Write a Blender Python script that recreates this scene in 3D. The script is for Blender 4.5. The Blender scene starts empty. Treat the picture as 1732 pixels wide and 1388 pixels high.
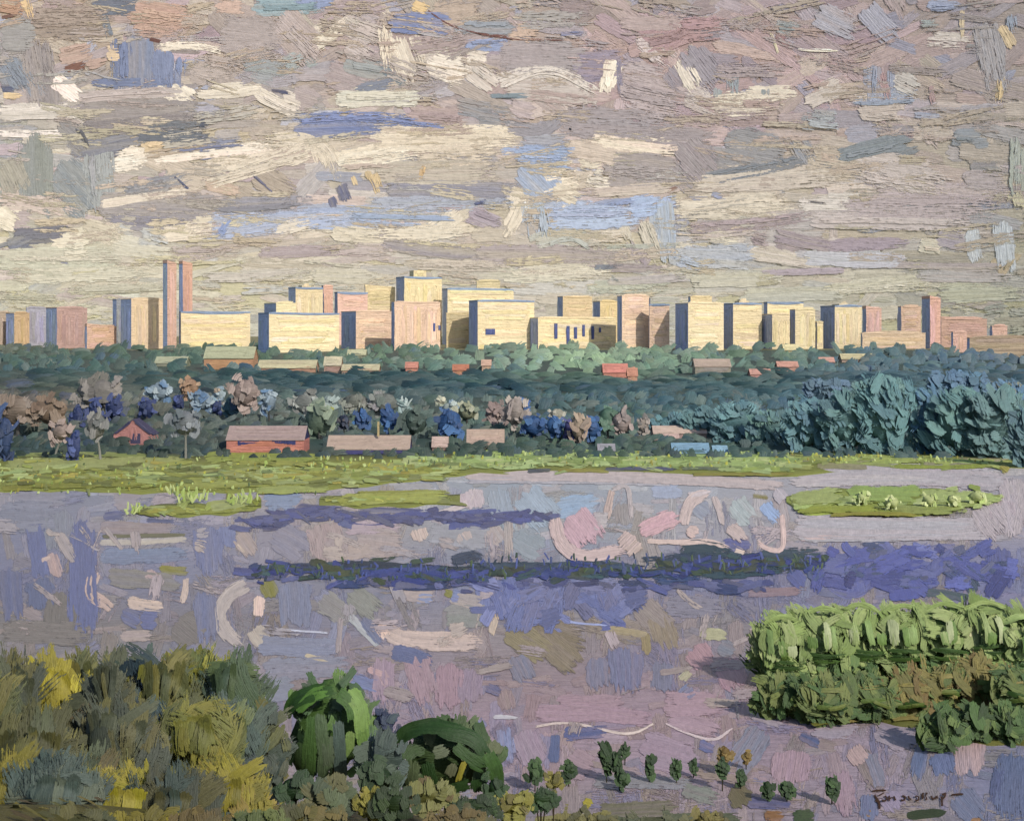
import bpy, math
import numpy as np
from mathutils import Vector

# ------------------------------------------------------------------ basics
rng = np.random.default_rng(11)
scene = bpy.context.scene
col = scene.collection
F, HZ, CX, H = 2000.0, 560.0, 866.0, 60.0        # focal length in photo pixels, horizon row, centre column, eye height (m)
D1, D2 = 571.0, 1900.0                            # foot and crest of the far hillside
SL = 31.5 / (D2 - D1)


def lin(hx):
    hx = hx.replace(' ', '')
    c = np.array([int(hx[i:i + 2], 16) / 255 for i in (0, 2, 4)])
    return np.where(c <= .04045, c / 12.92, ((c + .055) / 1.055) ** 2.4)


GAIN = dict(sky=1.0, water=1.0, land=1.0, far=1.0, city=1.0, near=1.0)


def slope_d(y):
    return F * (H + SL * D1) / ((y - HZ) + F * SL)


def bank_m(X):
    return np.interp(X, [-60, -27, -20, -4, 4, 14], [1.0, 1.0, .88, .7, .25, 0.0])


def ground_z(X, D):
    X = np.asarray(X, float); D = np.asarray(D, float)
    zl = np.where(D >= 75, 30 * (1 - (D - 75) / 75), 30 + 27 * (75 - D) / 75) * bank_m(X) - 4 * (1 - bank_m(X)) * (D > 100)
    zr = 57 - .456 * D
    near = np.maximum(np.maximum(zl, zr), -1.5)
    hill = np.where(D > D1 - 40, np.clip(SL * (D - D1), 0, 31.5), -1.5)
    return np.where(D < 300, near, hill)


# surfaces: photo pixel (x, y) and lift h (in pixels) -> point on the surface
def surf_plane(z0):
    def f(px, py, h):
        py = np.maximum(py, HZ + 30)
        D = F * (H - z0) / (py - HZ)
        k = D / F
        return np.stack([(px - CX) * k, D, z0 + h * k], -1), k
    return f


def surf_hill(lift):
    def f(px, py, h):
        D = slope_d(py); k = D / F
        return np.stack([(px - CX) * k, D, SL * (D - D1) + lift + h * k], -1), k
    return f


SKY_R = 6500.0


def surf_sky(off):
    def f(px, py, h):
        tx = (px - CX) / F
        D = (SKY_R - off) / np.sqrt(1 + tx * tx) - h * 3.25
        return np.stack([tx * D, D, H + (HZ - py) / F * D], -1), np.full(px.shape, 3.25)
    return f


def surf_frame(O, U, V, N, mpp, curve=0.0):
    O, U, V, N = [np.asarray(a, float) for a in (O, U, V, N)]
    def f(px, py, h):
        hh = h - curve * (px * px + py * py)
        return (O + U * (px * mpp)[..., None] + V * (py * mpp)[..., None] + N * (hh * mpp)[..., None]), np.full(px.shape, mpp)
    return f


def surf_crown(cx, cy, rx, ry, C, mpp, depth):
    """front half of an ellipsoidal crown, addressed by photo pixels"""
    C = np.asarray(C, float)
    def f(px, py, h):
        a = (px - cx) / rx; b = (py - cy) / ry
        q = np.sqrt(np.clip(1 - a * a - b * b, 0.02, 1))
        return np.stack([C[0] + (px - cx) * mpp, C[1] - q * depth - h * mpp, C[2] - (py - cy) * mpp], -1), np.full(px.shape, mpp)
    return f


# ------------------------------------------------------------------ paint strokes
def stroke_grid(pts, w, thick=1.6, rag=1.0, soft=1.0, scumble=0.0):
    pts = np.asarray(pts, float)
    if len(pts) == 2:
        d = pts[1] - pts[0]; n = np.array([-d[1], d[0]])
        mid = (pts[0] + pts[1]) / 2 + n * rng.normal(0, min(.03, 1.1 / (math.hypot(*d) + 1)))
        pts = np.array([pts[0], mid, pts[1]])
    P = np.vstack([2 * pts[0] - pts[1], pts, 2 * pts[-1] - pts[-2]])
    out = []
    for i in range(1, len(P) - 2):
        t = np.linspace(0, 1, 9)[:-1, None]
        p0, p1, p2, p3 = P[i - 1], P[i], P[i + 1], P[i + 2]
        out.append(.5 * (2 * p1 + (p2 - p0) * t + (2 * p0 - 5 * p1 + 4 * p2 - p3) * t ** 2 + (3 * p1 - p0 - 3 * p2 + p3) * t ** 3))
    out.append(pts[-1][None])
    Q = np.vstack(out)
    seg = np.linalg.norm(np.diff(Q, axis=0), axis=1)
    cum = np.concatenate([[0], np.cumsum(seg)]); L = max(cum[-1], 1e-3)
    # stretch the ends by part of a width so a short daub keeps its size
    nu = int(np.clip(L / 5, 6, 26)); nv = int(np.clip(w / 3.2, 5, 13))
    t = np.linspace(-1, 1, nv)
    cap = (1 - np.sqrt(np.clip(1 - t * t, 0, 1))) * min(.42, .42 * w / L)
    a = cap * .8 + rag * rng.random(nv) * min(.12, .22 * w / L)
    b = cap * .55 + rag * rng.random(nv) ** 1.5 * min(.22, .45 * w / L)
    u = np.linspace(0, 1, nu)[:, None]
    s = a[None] + (1 - a - b)[None] * u
    sl = s * L
    qx = np.interp(sl, cum, Q[:, 0]); qy = np.interp(sl, cum, Q[:, 1])
    e = 0.6
    tx = np.interp(np.minimum(sl + e, L), cum, Q[:, 0]) - np.interp(np.maximum(sl - e, 0), cum, Q[:, 0])
    ty = np.interp(np.minimum(sl + e, L), cum, Q[:, 1]) - np.interp(np.maximum(sl - e, 0), cum, Q[:, 1])
    tn = np.hypot(tx, ty) + 1e-6
    ph = rng.random(3) * 6.28
    wob = 1 + .07 * np.sin(s * 7 + ph[0]) + .05 * np.sin(s * 17 + ph[1])
    hw = w / 2 * wob * t[None]
    X = np.stack([qx - ty / tn * hw, qy + tx / tn * hw], -1)
    ridge = rng.random(nv)
    along = .5 + .5 * np.sin(s * (3 + 5 * rng.random()) + ph[2] + ridge[None] * 4)
    edge = np.clip((1 - np.abs(t)) * 4, 0, 1)[None] * np.clip(u * 5, 0, 1) * np.clip((1 - u) * 4, 0, 1)
    lip = 1 + .7 * np.exp(-((np.abs(t) - .8) / .15) ** 2)[None] + .8 * np.exp(-((u - .9) / .08) ** 2)
    h = thick * (.35 + .75 * ridge[None] * (.45 + .55 * along)) * lip * edge - .12 * thick * (1 - edge)
    uv = np.stack([sl, hw], -1) + rng.random(2) * 900
    sw = np.clip((1 - np.abs(t)) * w / 2 / min(2.5 + .16 * w * soft, .22 * w), 0, 1)[None]
    se = np.clip((1 - u) * L / (4 + .4 * L * rng.uniform(.3, 1) * soft), 0, 1) * np.clip(u * L / (3 + .1 * L * soft), 0, 1)
    dry = rng.uniform(.0, .25) * soft + scumble
    cov = np.clip(np.minimum(sw, 1) * .5 + np.minimum(sw, se) * .5 + .12, 0, 1) * np.where(np.minimum(sw, se) < .02, .35, 1) * (1 - dry * (.4 + .6 * ridge[None]))
    return X, h, uv, ridge, s, cov


G = [1.0]                                          # pigment strength of the part of the place being built


class Paint:
    def __init__(self):
        self.v, self.f, self.c, self.uv, self.m, self.cv, self.n = [], [], [], [], [], [], 0

    def grid(self, P, C, UV, M, cov=1.0):
        nu, nv = P.shape[:2]; self.cv.append(np.broadcast_to(cov, (nu, nv)).reshape(-1))
        C = np.clip(np.asarray(C) * G[0], .002, .92)
        idx = self.n + np.arange(nu * nv).reshape(nu, nv)
        q = np.stack([idx[:-1, :-1], idx[1:, :-1], idx[1:, 1:], idx[:-1, 1:]], -1).reshape(-1, 4)
        self.v.append(P.reshape(-1, 3)); self.c.append(C.reshape(-1, 3)); self.uv.append(UV.reshape(-1, 2)); self.m.append(np.broadcast_to(M, (nu, nv)).reshape(-1)); self.f.append(q)
        self.n += nu * nv

    def stroke(self, surf, pts, w, c, c2=None, thick=1.6, lift=0.0, rag=1.0, streak=.45, soft=1.0, scumble=0.0):
        X, h, uv, ridge, s, cov = stroke_grid(pts, w, thick, rag, soft, scumble)
        P, k = surf(X[..., 0], X[..., 1], h + lift)
        if c2 is None:
            c2 = c * (1 + rng.normal(0, .10, 3) * .6 + rng.normal(0, .10))
        r2 = rng.random(len(ridge))
        m = np.clip(r2[None] * .7 + .5 * np.sin(s * 4 + ridge[None] * 6) * .5 - .1, 0, 1) * streak
        C = c[None, None] * (1 - m[..., None]) + np.clip(c2, 0, 1)[None, None] * m[..., None]
        C = C * (1 + .10 * (ridge - .5))[None, :, None]
        self.grid(P, np.clip(C, .003, .95), uv, k, cov)

    def quad(self, p, c, mpp):
        """flat quad, p = 4 corners in order"""
        p = np.asarray(p, float)
        P = np.array([[p[0], p[3]], [p[1], p[2]]])
        L1 = np.linalg.norm(p[1] - p[0]) / mpp; L2 = np.linalg.norm(p[3] - p[0]) / mpp
        UV = np.array([[[0, 0], [0, L2]], [[L1, 0], [L1, L2]]], float) + rng.random(2) * 500
        self.grid(P, np.broadcast_to(c, (2, 2, 3)).copy(), UV, mpp)

    def box(self, O, U, V, W, c, mpp, faces='fblrtd'):
        """O corner, U right, V up, W back"""
        O, U, V, W = [np.asarray(a, float) for a in (O, U, V, W)]
        F_ = dict(f=(O, O + U, O + U + V, O + V), b=(O + U + W, O + W, O + W + V, O + U + W + V), l=(O + W, O, O + V, O + W + V),
                  r=(O + U, O + U + W, O + U + W + V, O + U + V), t=(O + V, O + U + V, O + U + V + W, O + V + W), d=(O + W, O + U + W, O + U, O))
        for k in faces:
            self.quad(F_[k], c, mpp)

    def tube(self, pts, rad, c, mpp, n=7):
        pts = np.asarray(pts, float); rad = np.asarray(rad, float)
        k = len(pts)
        a = np.linspace(0, 2 * np.pi, n + 1)
        P = np.zeros((k, n + 1, 3))
        for i in range(k):
            d = pts[min(i + 1, k - 1)] - pts[max(i - 1, 0)]; d = d / (np.linalg.norm(d) + 1e-9)
            u = np.cross(d, [0, 1, .13]); u /= np.linalg.norm(u) + 1e-9; v = np.cross(d, u)
            P[i] = pts[i] + rad[i] * (np.cos(a)[:, None] * u + np.sin(a)[:, None] * v)
        UV = np.stack(np.meshgrid(np.arange(k) * 12., np.linspace(0, 14, n + 1), indexing='ij'), -1)
        C = np.clip(c[None, None] * (1 + rng.normal(0, .12, (k, n + 1, 1))), .003, .9)
        self.grid(P, np.broadcast_to(C, (k, n + 1, 3)).copy(), UV, mpp)

    def blob(self, C, r, c, mpp, n=10, jit=.12):
        C = np.asarray(C, float); r = np.asarray(r, float)
        th = np.linspace(.02, np.pi - .02, n); ph = np.linspace(0, 2 * np.pi, n + 4)
        T, A = np.meshgrid(th, ph, indexing='ij')
        j = 1 + jit * np.sin(3 * A + rng.random() * 6) * np.sin(2 * T + rng.random() * 6) + jit * .6 * np.sin(5 * A + T * 4 + rng.random() * 6) * np.sin(T)
        P = C + np.stack([np.sin(T) * np.cos(A) * r[0] * j, np.sin(T) * np.sin(A) * r[1] * j, np.cos(T) * r[2] * j], -1)
        UV = np.stack([A * r[0] / mpp, T * r[2] / mpp], -1)
        self.grid(P, np.broadcast_to(c, P.shape).copy(), UV, mpp)

    def build(self, name, parent=None, mat=None):
        v = np.vstack(self.v); f = np.vstack(self.f)
        me = bpy.data.meshes.new(name)
        me.vertices.add(len(v)); me.vertices.foreach_set('co', v.astype(np.float32).ravel())
        me.loops.add(f.size); me.loops.foreach_set('vertex_index', f.astype(np.int32).ravel())
        me.polygons.add(len(f)); me.polygons.foreach_set('loop_start', np.arange(0, f.size, 4, dtype=np.int32)); me.polygons.foreach_set('loop_total', np.full(len(f), 4, np.int32))
        me.polygons.foreach_set('use_smooth', np.ones(len(f), bool))
        c = np.vstack(self.c)
        ca = me.attributes.new('Col', 'FLOAT_COLOR', 'POINT'); ca.data.foreach_set('color', np.hstack([c, np.ones((len(c), 1))]).astype(np.float32).ravel())
        ma = me.attributes.new('mpp', 'FLOAT', 'POINT'); ma.data.foreach_set('value', np.concatenate(self.m).astype(np.float32))
        mc = me.attributes.new('cov', 'FLOAT', 'POINT'); mc.data.foreach_set('value', np.concatenate(self.cv).astype(np.float32))
        ul = me.uv_layers.new(name='UVMap'); ul.data.foreach_set('uv', np.vstack(self.uv)[f.ravel()].astype(np.float32).ravel())
        me.update(); me.validate()
        me.materials.append(mat or M_PAINT)
        o = bpy.data.objects.new(name, me); col.objects.link(o)
        if parent is not None:
            o.parent = parent
            o.matrix_parent_inverse = parent.matrix_world.inverted() if False else parent_inv(parent)
        return o


from mathutils import Matrix


def parent_inv(p):
    return Matrix.Translation(-Vector(p.location))


def thing(name, loc, label, cat, group=None):
    o = bpy.data.objects.new(name, None); col.objects.link(o)
    o.location = loc; o.empty_display_size = 2
    return tag(o, label, cat, group)


def tag(o, label, cat, group=None, kind=None):
    o['label'] = label
    if cat: o['category'] = cat
    if group: o['group'] = group
    if kind: o['kind'] = kind
    return o


def struct(o, kind='structure', label=None, cat=None):
    o['kind'] = kind
    if label: o['label'] = label
    if cat: o['category'] = cat
    return o


# ------------------------------------------------------------------ materials
def paint_material(name, rough=.55, spec=.3, bump=1.0, tint=.16):
    m = bpy.data.materials.new(name); m.use_nodes = True
    nt = m.node_tree; N = nt.nodes; Lk = nt.links
    b = N['Principled BSDF']; b.inputs['Roughness'].default_value = rough
    b.inputs['Specular IOR Level'].default_value = spec
    at = N.new('ShaderNodeAttribute'); at.attribute_name = 'Col'
    mp = N.new('ShaderNodeAttribute'); mp.attribute_name = 'mpp'
    uv = N.new('ShaderNodeUVMap'); uv.uv_map = 'UVMap'
    s1 = N.new('ShaderNodeMapping'); s1.inputs['Scale'].default_value = (.035, .42, 1); Lk.new(uv.outputs[0], s1.inputs[0])
    n1 = N.new('ShaderNodeTexNoise'); n1.inputs['Scale'].default_value = 1; n1.inputs['Detail'].default_value = 3; n1.inputs['Roughness'].default_value = .6
    Lk.new(s1.outputs[0], n1.inputs['Vector'])
    s2 = N.new('ShaderNodeMapping'); s2.inputs['Scale'].default_value = (.11, .13, 1); Lk.new(uv.outputs[0], s2.inputs[0])
    n2 = N.new('ShaderNodeTexNoise'); n2.inputs['Scale'].default_value = 1; n2.inputs['Detail'].default_value = 5; n2.inputs['Roughness'].default_value = .65
    Lk.new(s2.outputs[0], n2.inputs['Vector'])
    # pigment streaks: value varies along the bristles
    r = N.new('ShaderNodeMapRange'); r.inputs['From Min'].default_value = .28; r.inputs['From Max'].default_value = .72
    r.inputs['To Min'].default_value = 1 - tint; r.inputs['To Max'].default_value = 1 + tint; Lk.new(n1.outputs['Fac'], r.inputs['Value'])
    r2 = N.new('ShaderNodeMapRange'); r2.inputs['From Min'].default_value = .3; r2.inputs['From Max'].default_value = .7
    r2.inputs['To Min'].default_value = 1 - tint * .7; r2.inputs['To Max'].default_value = 1 + tint * .7; Lk.new(n2.outputs['Fac'], r2.inputs['Value'])
    mul = N.new('ShaderNodeMath'); mul.operation = 'MULTIPLY'; Lk.new(r.outputs[0], mul.inputs[0]); Lk.new(r2.outputs[0], mul.inputs[1])
    sc = N.new('ShaderNodeVectorMath'); sc.operation = 'SCALE'; Lk.new(at.outputs['Color'], sc.inputs[0]); Lk.new(mul.outputs[0], sc.inputs['Scale'])
    Lk.new(sc.outputs[0], b.inputs['Base Color'])
    # dry brush: towards its ends and edges a stroke breaks up along the bristles
    cv = N.new('ShaderNodeAttribute'); cv.attribute_name = 'cov'
    nz = N.new('ShaderNodeMath'); nz.operation = 'MULTIPLY_ADD'; Lk.new(n1.outputs['Fac'], nz.inputs[0]); nz.inputs[1].default_value = 1.2
    n2b = N.new('ShaderNodeMath'); n2b.operation = 'MULTIPLY'; Lk.new(n2.outputs['Fac'], n2b.inputs[0]); n2b.inputs[1].default_value = .7
    Lk.new(n2b.outputs[0], nz.inputs[2])
    cs = N.new('ShaderNodeMath'); cs.operation = 'ADD'; Lk.new(nz.outputs[0], cs.inputs[0]); Lk.new(cv.outputs['Fac'], cs.inputs[1])
    al = N.new('ShaderNodeMapRange'); al.inputs['From Min'].default_value = 1.53; al.inputs['From Max'].default_value = 1.60; Lk.new(cs.outputs[0], al.inputs['Value'])
    Lk.new(al.outputs[0], b.inputs['Alpha'])
    # bristle relief
    add = N.new('ShaderNodeMath'); add.operation = 'MULTIPLY_ADD'; Lk.new(n2.outputs['Fac'], add.inputs[0]); add.inputs[1].default_value = .9; Lk.new(n1.outputs['Fac'], add.inputs[2])
    ds = N.new('ShaderNodeMath'); ds.operation = 'MULTIPLY'; Lk.new(mp.outputs['Fac'], ds.inputs[0]); ds.inputs[1].default_value = 1.9 * bump
    bp = N.new('ShaderNodeBump'); bp.inputs['Strength'].default_value = .8
    Lk.new(add.outputs[0], bp.inputs['Height']); Lk.new(ds.outputs[0], bp.inputs['Distance']); Lk.new(bp.outputs[0], b.inputs['Normal'])
    return m


M_PAINT = paint_material('brushed_paint')
M_WATER = paint_material('painted_water', rough=.42, spec=.4, bump=1.0)
M_CLOUD = paint_material('painted_cloud', rough=.6, spec=.25, bump=.6)
M_LEAF = paint_material('painted_foliage', rough=.55, spec=.3, bump=.9, tint=.2)


def field(xs, ys, rows):
    G = np.array([[lin(h) for h in r.replace(' ', '').split(',')] for r in rows])
    xs, ys = np.array(xs, float), np.array(ys, float)
    def f(x, y):
        i = np.clip(np.searchsorted(xs, x) - 1, 0, len(xs) - 2); j = np.clip(np.searchsorted(ys, y) - 1, 0, len(ys) - 2)
        a = np.clip((x - xs[i]) / (xs[i + 1] - xs[i]), 0, 1); b = np.clip((y - ys[j]) / (ys[j + 1] - ys[j]), 0, 1)
        return G[j, i] * (1 - a) * (1 - b) + G[j, i + 1] * a * (1 - b) + G[j + 1, i] * (1 - a) * b + G[j + 1, i + 1] * a * b
    return f


def parse(txt):
    """lines of 'x y x y ... w hex', several per line separated by ;"""
    out = []
    for item in txt.replace('\n', ';').split(';'):
        p = item.split()
        if len(p) < 4: continue
        hx = p[-1]; w = float(p[-2]); v = [float(q) for q in p[:-2]]
        pts = [(v[i], v[i + 1]) for i in range(0, len(v), 2)]
        if len(pts) == 1: pts = [(pts[0][0] - w * .45, pts[0][1]), (pts[0][0] + w * .45, pts[0][1])]
        # a short, wide daub needs room for its rounded ends
        d0 = np.subtract(pts[-1], pts[0]); n0 = math.hypot(*d0)
        ext = .12 * w
        if n0 > 1e-3:
            e = np.array(d0) / n0 * ext
            pts = [tuple(np.array(pts[0]) - e)] + pts[1:-1] + [tuple(np.array(pts[-1]) + e)]
        out.append((pts, w, lin(hx)))
    return out


XS = [0, 290, 580, 870, 1160, 1450, 1732]
# ------------------------------------------------------------------ camera, light, world
cam = bpy.data.cameras.new('camera'); co = bpy.data.objects.new('camera', cam); col.objects.link(co)
co.location = (0, 0, H); co.rotation_euler = (math.pi / 2, 0, 0)
cam.sensor_width = 36; cam.lens = F / 1732 * 36; cam.shift_y = -(694 - HZ) / 1732; cam.clip_end = 30000; cam.clip_start = .5
scene.camera = co
EL, AZ = math.radians(36), math.radians(38)       # sun high behind the right shoulder
S = Vector((math.sin(AZ) * math.cos(EL), -math.cos(AZ) * math.cos(EL), math.sin(EL)))
sl = bpy.data.lights.new('sun', 'SUN'); sl.energy = 3.7; sl.angle = math.radians(.5); sl.color = (1.0, .95, .86)
so = bpy.data.objects.new('sun', sl); col.objects.link(so); so.rotation_euler = S.to_track_quat('Z', 'Y').to_euler(); so.location = (200, -300, 400)
w = bpy.data.worlds.new('World'); scene.world = w; w.use_nodes = True
sk = w.node_tree.nodes.new('ShaderNodeTexSky'); sk.sky_type = 'NISHITA'; sk.sun_disc = False; sk.sun_elevation = EL; sk.sun_rotation = math.atan2(S.x, S.y)
bg = w.node_tree.nodes['Background']; bg.inputs['Strength'].default_value = .15; w.node_tree.links.new(sk.outputs[0], bg.inputs[0])
vs = scene.view_settings; vs.view_transform = 'Standard'; vs.look = 'None'; vs.gamma = 1; vs.exposure = 0.0
scene.render.engine = 'CYCLES'; scene.cycles.max_bounces = 4; scene.cycles.transparent_max_bounces = 24

G[0] = 1.04
# ------------------------------------------------------------------ sky backdrop and clouds
sky_f = field(XS, [0, 80, 160, 240, 320, 400, 480, 560], [
    'A08C78,9A8B7E,A39387,9F9188,A39692,A79894,A39994',
    '9A8D82,98897C,A29088,A5968E,A88F8C,AE9C95,A99C95',
    '948D86,928A82,9F9388,AC9A90,A28F8C,B09E98,ABA19A',
    '8F9088,A69A86,B8AA90,AFA193,A3958F,B5A89B,A9A397',
    '979180,A3988A,A49C92,AFA596,B8AD9B,BBAF9E,B0A79B',
    'A79F86,ACA28D,B3A78F,B0A592,BAB09C,B8AC9D,ACA797',
    'ABA688,B0AA8E,B2AB92,B6AE95,BAB397,BCB597,B2AE92',
    'A6A283,ACA78A,B0AA8E,B4AC92,B8B294,B8B294,AEAA8E'])
pb = Paint()
# the sheet itself: a tall curved wall of sky 6.5 km out, far wider than the view
gx = np.linspace(-900, 2632, 160); gy = np.linspace(640, -1000, 60)
GX, GY = np.meshgrid(gx, gy, indexing='ij')
P, k = surf_sky(0)(GX, GY, np.zeros_like(GX))
C = np.array([[sky_f(x, y) for y in gy] for x in gx])
pb.grid(P, C, np.stack([GX, GY], -1), 3.25)
N_SKY = 1700
SP = [lin(h) for h in 'B5AC96 9EA0A4 A8959A 97A0B2 BDB198 8C8C92 B09C90 A49C8A'.split()]
for i in range(N_SKY):
    x = rng.uniform(-260, 1990); y = rng.uniform(-200, 566)
    low = y > 400
    L = rng.uniform(60, 165) * (1.3 if low else 1); wd = rng.uniform(18, 44) * (.8 if low else 1)
    ang = rng.normal(0, .10) if (y > 180 and rng.random() < .92) else rng.normal(0, .55 if x > 1000 else .45)
    c = sky_f(x, y)
    l_ = c.mean(); c = l_ + (c - l_) * (.8 if not (x > 950 and y < 330) else 1.05)
    if x > 950 and y < 330: c = c * 1.06
    q = SP[rng.integers(len(SP))]
    mix = rng.uniform(0, .6 if not low else .35)
    c = (c * (1 - mix) + q * mix) * np.array([1.0, .995, 1.09]) * (1 + rng.normal(0, .10)) * np.interp(y, [0, 300, 430, 560], [.94, 1.02, 1.04, 1.06])
    dx, dy = math.cos(ang) * L / 2, math.sin(ang) * L / 2
    pb.stroke(surf_sky(1 + i * .002), [(x - dx, y - dy), (x + dx, y + dy)], wd, c, q if rng.random() < .3 else None, thick=.06)
struct(pb.build('sky', mat=M_CLOUD))

def cloudtone(c):
    l = c @ np.array([.2126, .7152, .0722])
    c = l + (c - l) * .70
    return np.clip(c * np.clip(l / .33, .05, 3) ** .38 * np.array([1, .995, 1.07]), 0, .92)


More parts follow.
